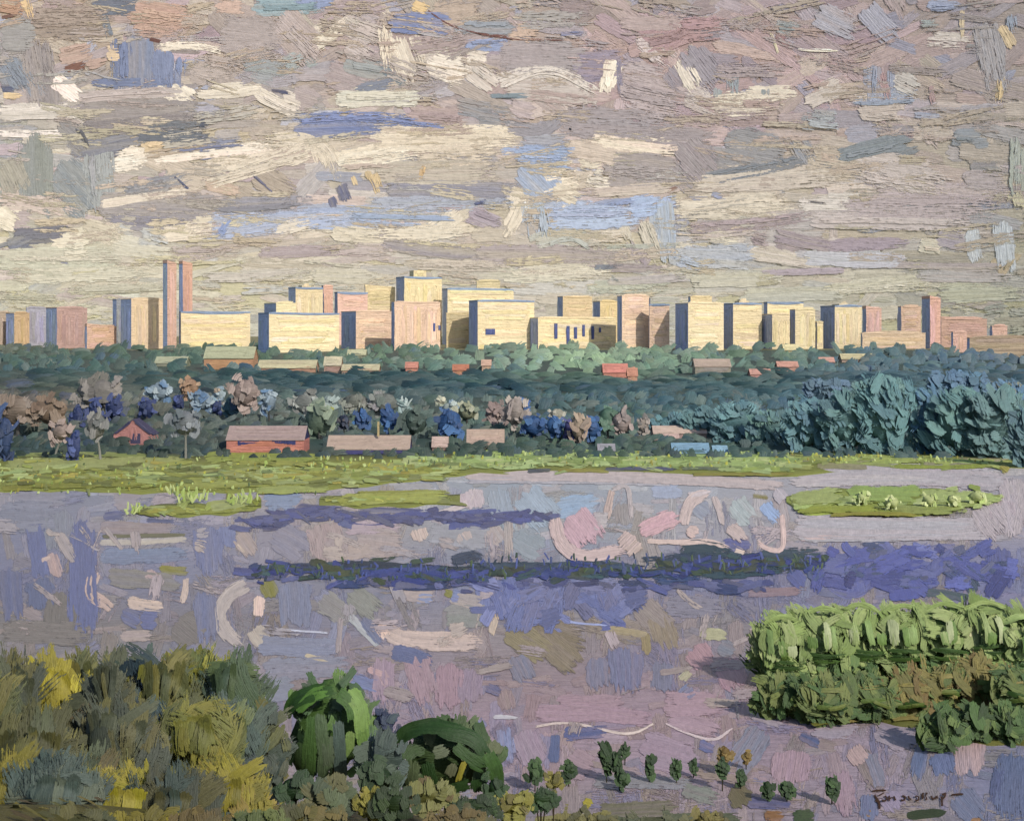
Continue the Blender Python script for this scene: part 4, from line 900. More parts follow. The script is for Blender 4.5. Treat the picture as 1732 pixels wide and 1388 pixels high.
house(548, 576, 603, 618, 631, 'B09080', 'C8BEA0', 'small cream roofed house with a white left edge, left of a longer cream roof', depth=16, group='houses under the city')
house(578, 640, 616, 626, 632, 'B48E78', 'C4BA98', 'low cream roofed house ending in a pink block', depth=20, group='houses under the city')
house(588, 618, 591, 600, 606, '8A8C78', 'C4C09C', 'pale cream roof just under the lavender sided block', depth=16, group='houses under the city')
house(686, 706, 612, 622, 634, 'CC8C78', 'C88A78', 'tiny salmon house under the tall pink block', depth=10, group='houses under the city')
house(766, 792, 616, 626, 638, 'C89078', 'BC7C62', 'tiny orange brown roofed house in the pale green middle of the slope', depth=12, group='houses under the city')
house(815, 830, 608, 618, 628, 'C0A088', 'CCA892', 'tiny pale pink house right of the orange brown roofed house', depth=9, group='houses under the city')
house(1021, 1062, 615, 630, 642, 'CC8C78', 'CE8878', 'bright coral roofed house in the middle of the slope', depth=20, group='houses under the city')
house(1062, 1078, 622, 636, 648, 'C89880', 'C48C74', 'small coral lean to house touching the bright coral roofed house', depth=10, group='houses under the city')
house(1176, 1236, 607, 620, 634, '9C9484', 'B4A090', 'mauve beige roofed house under the barrel shaped cream block', depth=20, group='houses under the city')
house(1270, 1304, 624, 633, 640, 'C08C80', 'CC9C8C', 'small oval looking salmon roof at the left of a pair on the right slope', depth=13, group='houses under the city')
house(1316, 1350, 611, 620, 628, 'B88C7C', 'CC9A88', 'small salmon roof at the right of a pair on the right slope', depth=13, group='houses under the city')
house(1387, 1411, 604, 612, 619, 'B88C80', 'CC9C8C', 'small pink roof under the bright blue sided block', depth=10, group='houses under the city')
house(1424, 1476, 598, 607, 613, 'A89080', 'C8BC94', 'low cream and pink house at the foot of the skyline at right', depth=15, group='houses under the city')
house(1326, 1352, 583, 592, 598, 'B8AC88', 'DCCFA0', 'small cream house at the foot of the pale ochre block', depth=12, group='houses under the city')


# ------------------------------------------------------------------ trees
def crown_strokes(pb, C, r, mpp, n, pal, L, wd, upright=.7, front=.75, core=None, thick=.35, box=2.0, flat=.8, rmin=.66, soft=1.5):
    """loose daubs through the outer half of the crown's volume; their faces lean towards the light and the open side"""
    C = np.asarray(C, float); r = np.asarray(r, float)
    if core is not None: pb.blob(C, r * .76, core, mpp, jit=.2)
    lean = np.array([.15, -.82, .45])
    order = []
    for i in range(n):
        d = rng.normal(size=3)
        if rng.random() < front: d[1] = -abs(d[1])
        d /= (np.abs(d) ** box).sum() ** (1 / box)
        order.append(d * rng.uniform(rmin, 1.04))
    order.sort(key=lambda d: -d[1])
    for i, d in enumerate(order):
        p = C + d * r * np.array([1, 1, 1])
        nrm = d / r; nrm /= np.linalg.norm(nrm)
        nrm = nrm * (1 - flat) + lean * flat + rng.normal(0, .07, 3); nrm /= np.linalg.norm(nrm)
        u = np.array([0, 0, 1.0]) - nrm * nrm[2]; u /= np.linalg.norm(u); v = np.cross(nrm, u)
        a = rng.normal(0, .35) - .5 * d[0] if rng.random() < upright else rng.uniform(-1.6, 1.6)
        U = u * math.cos(a) + v * math.sin(a); V = np.cross(nrm, U)
        c = pal(d[2], rng) if callable(pal) else pal[rng.integers(len(pal))]
        c = np.clip(c * (1 + rng.normal(0, .09)), .004, .9)
        l = L * rng.uniform(.55, 1.35)
        q = (pal(d[2], rng) if callable(pal) else pal[rng.integers(len(pal))])
        s = surf_frame(p, U, V, nrm, mpp, .002)
        pb.stroke(s, [(-l / 2, rng.normal(0, l * .05)), (0, rng.normal(0, l * .10)), (l / 2, 0)], wd * rng.uniform(.6, 1.3), c, q if rng.random() < .5 else None, thick, soft=soft, streak=.5)


def tree(cx, cy, rx, ry, yb, pal, label, D=None, zb=None, name='tree', n=26, L=None, wd=None, core=None, trunk='5A5048', group=None, upright=.7, extra=None, depth=1.0, lean=0, cat='tree', tw=None, box=2.0, flat=.8, rmin=.66, soft=1.5):
    """crown ellipse in photo pixels, foot row yb"""
    if D is None: D = slope_d(yb) if yb < 772 else F * H / (yb - HZ)
    mpp = D / F
    X = (cx - CX) * mpp; zc = H - (cy - HZ) * mpp
    if zb is None: zb = H - (yb - HZ) * mpp
    gz = float(ground_z(X, D)) if D < 300 or D > D1 - 5 else .4
    zb = min(zb, gz)
    t = thing(name, (X, D, zb), label, cat, group)
    P = [lin(h) for h in pal.split()] if isinstance(pal, str) else pal
    pc = Paint(); r = np.array([rx, min(rx, ry) * depth, ry]) * mpp
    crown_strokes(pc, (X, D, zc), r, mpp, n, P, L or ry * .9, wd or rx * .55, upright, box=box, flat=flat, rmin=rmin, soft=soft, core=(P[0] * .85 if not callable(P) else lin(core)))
    if extra: extra(pc, surf_crown(cx, cy, rx * 1.04, ry * 1.04, (X, D, zc), mpp, r[1] * 1.08), mpp)
    pc.build('crown', t, M_LEAF)
    pt = Paint(); h = zc - zb; tr = max(tw or rx * .09, 1.1) * mpp; ct = lin(trunk); xl = lean * mpp
    pt.tube([(X + xl, D, zb - .3), (X + xl * .7, D, zb + h * .3), (X + xl * .2, D, zb + h * .65), (X, D, zc + ry * mpp * .3)], [tr * 1.3, tr, tr * .8, tr * .3], ct, mpp)
    for sg in (-1, 1):
        pt.tube([(X + xl * .3, D, zb + h * .55), (X + sg * rx * .3 * mpp, D - .1 * r[1], zc), (X + sg * rx * .6 * mpp, D - .2 * r[1], zc + ry * .35 * mpp)], [tr * .6, tr * .4, tr * .15], ct, mpp, 5)
    pt.build('trunk', t)
    return t


G[0] = 0.72
# village trees in front of the hillside: (crown centre, radii, foot, palette, label)
NV = '34406A 2E3A5C 465280'; GY = '86807A 948C84 747068'; PB = '8C9CA8 A4B0B4 5C7896'; GG = '66746A 788478 54645C'; BL = '365888 3E6898 2E4A74'; MV = '9A8880 A8968C 82746C'; TN = 'B09C88 A48E7C 8C7C70'
VT = [
 (131, 703, 11, 17, 722, NV, 'small navy tree second from the left of the navy row above the pink gabled house'),
 (160, 694, 12, 19, 718, NV, 'navy tree just under the big grey domed tree'),
 (194, 688, 14, 18, 712, NV, 'navy tree with white flecks right of the grey domed tree'),
 (248, 690, 14, 15, 712, NV, 'slanting navy tree above the ridge of the pink gabled house'),
 (303, 679, 9, 12, 700, NV, 'smallest dark blue tree left of the pale frosted trees'),
 (366, 688, 9, 12, 705, NV, 'small navy tree between the pale frosted tree and the teal domed tree'),
 (392, 688, 14, 14, 708, '42626E 56747A 34485E', 'teal tree with swirling strokes above the coral barn'),
 (126, 752, 12, 24, 780, '3A4674 32406C 4A5684', 'upright navy tree at the meadow edge left of the pink gabled house'),
 (8, 735, 14, 36, 780, '36486E 3E5070 2C3A58', 'tall navy tree at the left edge of the meadow'),
 (168, 662, 38, 24, 705, GY, 'big grey domed tree on the left'),
 (268, 661, 20, 16, 690, PB, 'pale frosted blue tree leaning right above the navy trees'),
 (322, 655, 16, 16, 690, 'A08066 8C7058 B09478', 'rusty brown tree beside the pale frosted trees'),
 (343, 676, 18, 16, 705, PB, 'round pale frosted tree with white edge left of the mauve domed tree'),
 (372, 668, 9, 13, 700, 'A4B2B6 8CA0AC 9A8A78', 'small pale frosted tree tucked behind the round one'),
 (414, 662, 24, 22, 712, MV, 'mauve domed tree above the coral barn'),
 (455, 676, 13, 18, 712, PB, 'pale blue curled tree right of the mauve domed tree'),
 (30, 690, 34, 24, 740, '8A7A6C 9A8C80 7A6A5C', 'broad brown mauve tree at the left edge'),
 (84, 692, 30, 22, 740, '84705E 93806E 746050', 'brown tree right of the broad brown mauve tree'),
 (104, 728, 18, 16, 776, MV, 'small mauve tree with a slanted grey trunk'),
 (164, 718, 16, 22, 778, '7E7C78 8C8A84 686A68', 'grey tree with a bent pale trunk left of the pink gabled house'),
 (314, 712, 22, 20, 776, '7C8084 8A8E90 5C6468', 'grey tree with two pale trunks right of the pink gabled house'),
 (520, 680, 24, 20, 720, '8A8C86 7A7A74 A0A49C', 'grey tree behind the right end of the coral barn'),
 (540, 706, 24, 26, 742, '70806C 84907A 5C6C5C', 'sage green tree with a curved edge right of the coral barn'),
 (555, 683, 12, 16, 708, 'A4B2AC 8A988C 98984A', 'pale tree with a yellow green edge above the sage green tree'),
 (582, 712, 10, 13, 740, '30384C 3C4658 504A4C', 'small dark slate tree above the left end of the long shed'),
 (613, 708, 13, 16, 738, BL, 'bright blue tree under a white fleck above the long shed'),
 (656, 705, 14, 17, 738, BL, 'blue tree above the middle of the long shed'),
 (600, 680, 22, 16, 716, '7A7C72 8A8C80 646C64', 'grey olive tree behind the bright blue tree'),
 (648, 680, 28, 16, 716, '7C807A 8C8A88 667068', 'grey striped tree behind the blue trees'),
 (685, 690, 9, 16, 725, '94A6A4 7E9490 AEBAB4', 'slim pale sage tree right of the blue trees'),
 (700, 712, 22, 22, 740, '46564E 54645A 3C4C46', 'dark green tree above the right end of the long shed'),
 (760, 713, 22, 22, 744, BL, 'largest bright blue tree left of the stubby shed'),
 (764, 690, 16, 12, 716, 'AEB8B0 8CA0B0 5C7CA8', 'white flecked tree above the largest bright blue tree'),
 (745, 677, 8, 7, 700, 'C4C0A8 A8AC98 8A9484', 'tiny cream tree above the white flecked tree'),
 (790, 694, 18, 14, 722, '94967A 7C8470 A8A890', 'olive pale tree right of the white flecked tree'),
 (838, 696, 16, 18, 728, '94807A A08C84 7E6E68', 'mauve tree behind the stubby shed'),
 (870, 694, 20, 22, 736, 'A0948C 8C8078 B0A498', 'pale mauve tree right of the stubby shed'),
 (885, 686, 10, 12, 712, '4468A0 3C5C90 5A80B0', 'small cobalt tree on top of the pale mauve tree'),
 (903, 718, 20, 17, 748, BL, 'round blue tree at the foot of the pale mauve tree'),
 (938, 718, 15, 16, 748, '3A6090 466C98 30507C', 'blue tree left of the violet tree'),
 (942, 700, 14, 10, 728, 'A4A090 B4B0A0 5A7098', 'cream capped tree on top of the blue tree left of the violet one'),
 (964, 726, 12, 16, 748, '4A4A7C 565688 3E3E68', 'violet tree left of the tan tree'),
 (978, 718, 13, 22, 752, TN, 'tan tree between the violet tree and a blue tree'),
 (1001, 722, 15, 17, 750, BL, 'blue tree right of the tan tree'),
 (1052, 714, 18, 18, 746, 'A0908A 8C807C 5C6860', 'mauve tree with gaps left of the creamy edged shed'),
 (1088, 718, 9, 15, 742, 'A4988E 948880 6C6864', 'slim mauve grey tree next to the creamy edged shed'),
 (1028, 706, 20, 20, 745, '52705E 64806C 46604E', 'sage tree between the blue tree and the mauve tree'),
]
for (x, y, rx, ry, yb, pal, lab) in VT:
    tree(x, y + ry * .12, rx * 1.15, ry * 1.2, yb, pal, lab, n=15, box=2.4, flat=.97, depth=.6, group='village trees along the foot of the wood', L=max(ry * 1.25, 12), wd=max(rx * .85, 8), trunk='8A8880' if 'pale trunk' in lab or 'slanted' in lab else '4A4844', lean=-12 if 'slanted' in lab else (6 if 'bent' in lab else 0), tw=2 if 'trunk' in lab else None)

G[0] = 0.84
RW = [
 (1140, 700, 34, 22, 738, '4E747C 5E8688 42626E', 'teal tree with a rounded top above the creamy edged shed'),
 (1195, 694, 36, 26, 742, '48686A 557876 3E5C62', 'dusky teal tree left of the pale brushed tree in the right wood'),
 (1250, 690, 40, 30, 748, '54787A 6A8E90 446470', 'pale brushed teal tree over the low pink roofed shed'),
 (1308, 710, 36, 34, 752, '50706A 5E7E66 46626A', 'mossy teal tree right of the low pink roofed shed'),
 (1372, 700, 38, 44, 762, '4A6C72 5A7E84 3C5E74', 'big blue teal tree with pale diagonal strokes in the right wood'),
 (1440, 690, 42, 50, 766, '4C6E6C 5A7C74 44646E', 'broad dusky green tree in the middle of the right wood'),
 (1500, 680, 40, 62, 768, '527876 628886 466A72', 'tallest teal tree with a pale top in the right wood'),
 (1400, 640, 34, 22, 690, '4E5E78 58688A 44546C', 'slate violet tree high in the right wood'),
 (1490, 634, 36, 16, 690, '6A8A80 7A9A8C 587A74', 'pale sage tree high in the right wood'),
 (1572, 690, 26, 54, 768, '3A5E86 426890 466A74', 'narrow blue tree between the tallest teal tree and the right clump'),
 (1622, 690, 44, 56, 772, '527670 628478 486A6A', 'green teal tree with ochre gaps near its foot'),
 (1622, 628, 44, 22, 690, '48608A 50688E 44608 0'.replace('44608 0', '446080'), 'slate blue tree on the skyline at right'),
 (1690, 700, 40, 60, 775, '54706A 64807A 4A625E', 'grey green tree near the right edge of the wood'),
 (1704, 640, 22, 20, 690, '4A6A94 54749A 8A7850', 'blue tree with ochre edge at the right end of the wood'),
 (1738, 720, 26, 50, 790, '3C5258 48605E 344A58', 'dark slate tree cut by the right edge'),
]
for (x, y, rx, ry, yb, pal, lab) in RW:
    yb2 = yb; t2 = y - ry + 24; r2 = (yb2 - t2) / 2 if yb > 735 else ry
    pal = [lin(h) * .55 + lin('55767C') * .45 for h in pal.split()]
    tree(x, t2 + r2, rx * 1.15, r2, yb, pal, lab, n=90, box=2.8, flat=.97, rmin=.88, depth=.4, soft=2.2, group='big trees of the right wood', L=max(ry * .75, 22), wd=max(rx * .55, 14), trunk='46504C')

G[0] = 0.85
# pale hay tufts on the right islet
for k, (x, y, lab) in enumerate([(1458, 842, 'pale yellow green bush at the left of the islet'), (1508, 850, 'second pale bush on the islet, low on its near side'), (1572, 846, 'bright pale bush right of the islet middle'), (1612, 846, 'small pale bush next to the right end of the islet'), (1652, 840, 'rightmost pale bush on the islet')]):
    tree(x, y, 15, 12, y + 11, 'AEB67A BEC48C 98A862', lab, D=F * (H - .6) / (y + 11 - HZ), zb=.5, name='bush', cat='bush', n=14, L=15, wd=9, group='bushes on the river islet', trunk='7A7848')

G[0] = 0.72
# ------------------------------------------------------------------ the leafy spit at right: back willows, clearing, front thicket
pb = Paint()
slab(pb, ([(1288, 1128), (1400, 1100), (1600, 1096), (1760, 1090), (1900, 1090)], [(1300, 1190), (1400, 1204), (1560, 1226), (1640, 1250), (1900, 1262)]), .5, lin('6A6A34'))
for i in range(70):
    x, y = rng.uniform(1300, 1860), rng.uniform(1110, 1222)
    c = [lin(h) for h in '8A8448 6E7434 A09058 7C7A38 5C6A30'.split()][rng.integers(5)]
    L = rng.uniform(30, 80)
    pb.stroke(surf_plane(.56 + i * .003), [(x - L / 2, y), (x + L / 2, y + rng.normal(0, 4))], rng.uniform(10, 18), c, None, .8)
struct(pb.build('river_spit'))
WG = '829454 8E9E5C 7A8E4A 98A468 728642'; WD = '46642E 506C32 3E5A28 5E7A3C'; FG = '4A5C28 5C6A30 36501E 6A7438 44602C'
LW = [
 (1322, 1080, 44, 52, 1150, 0), (1386, 1066, 52, 52, 1146, 1), (1452, 1060, 54, 50, 1142, 2), (1520, 1062, 54, 50, 1142, 3), (1590, 1058, 56, 54, 1142, 4), (1660, 1056, 54, 56, 1142, 5), (1722, 1078, 44, 62, 1150, 6)]
lb = ['light green willow at the left end of the spit with a pale left flank', 'light green willow, second from the left end of the spit', 'light green willow behind the ochre clearing, third along the spit', 'light green willow in the middle of the row on the spit', 'light green willow with a pale creamy streak, right of the row middle', 'tallest pale green willow of the row on the spit', 'pale green willow cut by the right edge at the end of the row']


def willow_pal(dz, rg):  # lit top and shaded underside are painted into the crown greens
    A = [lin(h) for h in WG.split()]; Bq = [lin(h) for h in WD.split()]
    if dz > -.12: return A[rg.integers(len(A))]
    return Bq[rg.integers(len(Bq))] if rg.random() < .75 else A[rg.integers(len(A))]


for (x, y, rx, ry, yb, k) in LW:
    def ex(pc, s, mpp, x=x, y=y, k=k):
        # drooping light sprays and a dark skirt painted as the crown's shaded underside
        for j in range(4):
            xx = x + rng.uniform(-.6, .6) * 44
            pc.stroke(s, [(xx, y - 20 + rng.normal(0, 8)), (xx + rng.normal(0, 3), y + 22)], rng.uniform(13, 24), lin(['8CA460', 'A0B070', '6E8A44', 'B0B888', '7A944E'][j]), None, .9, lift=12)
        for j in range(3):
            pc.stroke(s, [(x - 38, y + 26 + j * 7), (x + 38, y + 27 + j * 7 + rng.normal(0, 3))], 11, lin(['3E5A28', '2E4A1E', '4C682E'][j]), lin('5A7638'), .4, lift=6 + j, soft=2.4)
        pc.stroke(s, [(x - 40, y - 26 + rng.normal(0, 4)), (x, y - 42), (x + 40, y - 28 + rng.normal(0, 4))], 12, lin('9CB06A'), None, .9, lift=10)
        if k == 4: pc.stroke(s, [(x - 6 + 40, y + 10), (x + 44, y - 2)], 9, lin('D2CCA0'), None, 1.0)
        if k == 0:
            pc.stroke(s, [(x - 32, y - 30), (x - 36, y + 32)], 20, lin('92A878'), None, .9); pc.stroke(s, [(x - 38, y - 26), (x - 40, y + 16)], 8, lin('6A5A2C'), None, .9)
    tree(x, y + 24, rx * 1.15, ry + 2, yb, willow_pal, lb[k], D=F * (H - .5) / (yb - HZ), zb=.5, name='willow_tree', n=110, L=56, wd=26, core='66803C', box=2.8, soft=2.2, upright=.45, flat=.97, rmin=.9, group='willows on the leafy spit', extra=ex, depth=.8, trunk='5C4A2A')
# brown rim of bare branches behind the willows
FT = [(1330, 1176, 42, 24, 1206, 'dark green thicket bush at the near left corner of the spit'), (1396, 1184, 46, 28, 1216, 'dark thicket bush with a pale green left tuft'), (1466, 1180, 46, 24, 1212, 'dark green thicket bush in front of the ochre clearing'),
      (1530, 1176, 40, 22, 1206, 'olive thicket bush right of the ochre clearing'), (1592, 1160, 44, 24, 1196, 'brownish olive bush at the right of the clearing'), (1662, 1150, 44, 26, 1190, 'ochre brown bush below the tallest willow'), (1716, 1170, 30, 30, 1210, 'dark green bush at the right edge below the pale willow')]
for (x, y, rx, ry, yb, lab) in FT:
    pal = FG if 'dark' in lab else '6A6630 7A7036 5A6A2E 6E5A28'
    def ex2(pc, s, mpp, x=x, y=y, lab=lab):
        for j in range(4):
            pc.stroke(s, [(x + rng.uniform(-30, 0), y + rng.uniform(-12, 12)), (x + rng.uniform(5, 34), y + rng.uniform(-12, 12))], rng.uniform(8, 13), lin(['2E4A1C', '3A561F', '5C7030', '6E7A3A'][j]), None, .9, lift=14 + j)
        pc.stroke(s, [(x - 40, y - 22), (x + 40, y - 22 + rng.normal(0, 4))], 9, lin('8C8044' if x > 1420 else '70783C'), lin('6A6E38'), .4, lift=2, soft=2.4)
        if 'pale green' in lab: pc.stroke(s, [(x - 30, y + 14), (x - 14, y - 6)], 22, lin('8CA05A'), None, 1)
    tree(x, y - 2, rx * 1.1, ry + 4, yb, pal, lab, D=F * (H - .5) / (yb - HZ), zb=.5, name='bush', cat='bush', n=80, L=52, wd=22, flat=.97, rmin=.88, soft=2.2, group='thicket at the near side of the spit', extra=ex2, trunk='5C4A2A', depth=.8, box=3.0, upright=.35)
NB = [(1592, 1232, 36, 34, 1262, 'dark green bush with a pointed lower tip at the near shore of the spit'), (1652, 1220, 40, 26, 1248, 'dark green bush with tiny pale flecks at the near shore of the spit'), (1706, 1222, 26, 28, 1250, 'rounded dark green bush at the near right tip of the spit')]
for (x, y, rx, ry, yb, lab) in NB:
    tree(x, y, rx, ry, yb, '38521E 44602A 2A4216 566A30', lab, D=F * (H - .4) / (yb - HZ), zb=.4, name='bush', cat='bush', n=54, L=44, wd=22, flat=.97, rmin=.86, soft=2.0, group='bushes on the near shore of the spit', trunk='4A3A20', depth=.8)

# ------------------------------------------------------------------ near shore bushes on the lilac mud
G[0] = 0.5
SB = [(905, 1307, 17, 24, 1336, 'round dark green bush near the foot of the arched dark green tree'), (962, 1303, 16, 22, 1328, 'slanting dark green bush standing alone left of the tall pair'), (1026, 1280, 15, 36, 1322, 'tallest juniper of the shore row, left one of a pair'), (1045, 1292, 11, 30, 1324, 'tall juniper leaning on the tallest one'),
      (1057, 1271, 9, 16, 1292, 'small pointed juniper behind the tall pair'), (1053, 1318, 13, 18, 1338, 'low dark bush at the right foot of the tall pair'), (1098, 1294, 12, 23, 1321, 'oval juniper right of the tall pair'), (1144, 1298, 11, 21, 1323, 'oval juniper with a forked foot, middle of the shore row'),
      (1173, 1294, 9, 16, 1313, 'small ragged juniper just right of the row middle'), (1222, 1298, 14, 19, 1336, 'juniper in front of an ochre bush, on a thin trunk'), (1253, 1313, 11, 17, 1333, 'pointed juniper right of the one with the ochre bush'), (1298, 1334, 13, 18, 1354, 'ragged low juniper near the bottom of the shore'),
      (1331, 1334, 16, 17, 1354, 'round dark bush beside the ragged low juniper'), (1407, 1330, 18, 23, 1358, 'lone round dark bush left of the hand lettering'), (1225, 1276, 16, 20, 1308, 'ochre bush rising behind a juniper'), (1262, 1280, 10, 13, 1300, 'small faded ochre bush right of the bigger ochre bush')]
for (x, y, rx, ry, yb, lab) in SB:
    D = F * (H - .12) / (yb - HZ)
    oc = lab.startswith(('ochre', 'small faded'))
    tree(x, y, rx * .82, ry * .9, yb, '8A7038 9A8040 7A6A3C' if oc else '2C4A1C 3A5A26 24401A 466432', lab, D=D, zb=.1, name='shore_bush', cat='bush', n=24, L=ry * .85, wd=rx * .85, flat=.97, rmin=.5, depth=.6, box=2.0, soft=.8, group='dark bushes along the near shore', upright=.9, trunk='4C4428')

G[0] = 0.66
# ------------------------------------------------------------------ near bank: copse at left, two arched trees, undergrowth
SG = '5A5E38 6C6A3A 4E5538 746E38'; SD = '484E40 525640 404638 646038'; OL = 'A09432 B0A438 8E8430 BCAE3C'; OG = '6A6C30 7A7834 5A5E2C 847E34'; BR = '5A4A24 6C5A2A 4C3E20 7A6A34'
CP = [
 (30, 1170, 34, 74, 118, SD, 'tall slate tree at the left edge of the copse'), (98, 1165, 42, 64, 124, OL, 'olive yellow tree with a mauve patch near the left edge'), (150, 1146, 36, 50, 128, SG, 'grey green tree with an uneven top in the left copse'), (186, 1170, 20, 78, 120, SD, 'narrow dark slate tree rising to the top of the copse'),
 (232, 1130, 26, 34, 122, '33454C 2C3C48 485850 7C7A30', 'round dark blue green tree ringed with olive'), (222, 1180, 26, 46, 126, OL, 'olive tree behind the round dark blue green tree'), (285, 1150, 38, 62, 123, SG, 'grey green tree with a diagonal sweep in the copse'), (330, 1150, 34, 50, 127, '7E7C2C 8C8A34 5C6638 6E6E30', 'bright olive tree between two grey green trees'),
 (392, 1160, 32, 66, 124, '46583E 56663E 3A4C3A 4C5E4A', 'dark green upright tree at the right end of the copse'), (60, 1262, 50, 62, 100, '5E5C34 6E6A38 50543A 4A4A28', 'dull olive tree in the lower left of the copse'), (115, 1260, 34, 70, 104, '4A5248 5A5A40 564A2C 42504A', 'brown and slate tree in the lower left of the copse'), (205, 1250, 44, 80, 102, SD, 'big dark slate tree in the middle of the copse'),
 (262, 1260, 40, 66, 106, '34464A 3E5052 2C3C3E 4A5A50', 'dark teal tree with a diagonal right side in the copse'), (330, 1240, 44, 60, 105, OG, 'moss olive tree right of the dark teal tree'), (392, 1238, 34, 62, 108, '46564E 566456 6A7448 3C4A4C', 'slate and moss tree in the lower right of the copse'),
 (20, 1330, 44, 52, 86, '6C6420 7A7226 5A5020 8A8030', 'olive brown tree in the bottom left corner'), (100, 1340, 48, 60, 84, '4A5850 566258 3E4C46 626A58', 'grey slate tree at the bottom left'), (210, 1345, 46, 44, 86, '8A8220 98902A 766E20 A0943C', 'bright mustard yellow tree at the bottom of the copse'), (300, 1350, 44, 46, 85, '4E4C2C 5A5630 44483A 3A4840', 'dark brown tree right of the mustard yellow one'), (385, 1340, 40, 52, 88, '847A24 92882C 8C7A38 706A28', 'mustard tree with a tan base at the right of the copse'),
 (150, 1320, 40, 46, 90, '545C42 4A5440 66663C 5E5230', 'dull moss tree between the slate one and the mustard one'), (-20, 1220, 34, 80, 104, SG, 'grey green tree cut by the left edge')]
for (x, y, rx, ry, D, pal, lab) in CP:
    mpp = D / F; X = (x - CX) * mpp
    P = [lin(h) for h in pal.split()]
    def ex3(pc, s, mpp, x=x, y=y, rx=rx, ry=ry, P=P):
        for j in range(9):
            xx = x + rng.uniform(-.8, .8) * rx; a = rng.normal(0, .22) * ry
            pc.stroke(s, [(xx - a * .5, y - ry * rng.uniform(.5, .85)), (xx + a * .5, y + ry * rng.uniform(.2, .8))], rng.uniform(.5, .95) * rx, P[j % len(P)] * rng.uniform(.8, 1.15), P[(j + 1) % len(P)], .6, lift=rx * .5 + 2 * j, soft=1.5)
    top = max(y - ry, 1102) + 34; ry2 = (1392 - top) / 2
    tree(x, top + ry2, rx * 1.25, ry2, 1392, pal, lab, D=D, zb=float(ground_z(X, D)), n=76, L=104, wd=40, box=3.6, depth=.45, flat=.98, rmin=.9, soft=1.9, group='trees of the near left copse', trunk='4A3E26', upright=.85, extra=ex3)

G[0] = 0.62
# the two arched trees
def arch_a(pc, s, mpp):
    T = '''510 1180 530 1156 565 1146 600 1158 24 6C9040; 492 1196 505 1170 540 1152 580 1150 26 36561E; 575 1152 596 1168 606 1200 24 48682A; 590 1150 612 1175 622 1230 1310 0 0'''
    for pts, wd, c in parse('''512 1185 540 1158 570 1150 20 5E8438; 492 1200 505 1172 545 1154 582 1154 24 365620; 575 1154 600 1172 608 1204 22 46682A; 592 1152 616 1180 622 1240 24 7E9C50; 620 1200 626 1260 620 1300 22 6E8C46; 540 1185 536 1240 530 1300 26 56743C; 552 1180 560 1250 556 1320 26 5E7250; 582 1190 586 1250 584 1310 22 56665C; 566 1215 570 1280 24 66745A; 602 1210 602 1260 18 7A9450; 520 1230 514 1290 24 4A6038; 550 1285 556 1325 20 44504C; 576 1296 582 1318 16 2E4A22'''):
        pc.stroke(s, pts, wd * 1.15, c, None, .7, lift=26)


def arch_b(pc, s, mpp):
    for pts, wd, c in parse('''676 1250 690 1225 735 1212 790 1222 22 2E4A20; 740 1214 800 1230 825 1262 24 2C4A1E; 770 1235 800 1260 826 1280 24 3A5628; 822 1250 840 1290 838 1330 26 42602C; 700 1260 704 1320 32 6C7A54; 735 1250 765 1240 22 70785E; 726 1260 738 1310 750 1330 24 2C481E; 790 1260 776 1300 12 968E34; 760 1310 800 1300 24 304C20; 806 1290 808 1320 20 2E4A22; 772 1262 760 1290 18 66684C; 690 1275 686 1310 16 7A6A38'''):
        pc.stroke(s, pts, wd * 1.15, c, None, .7, lift=26)


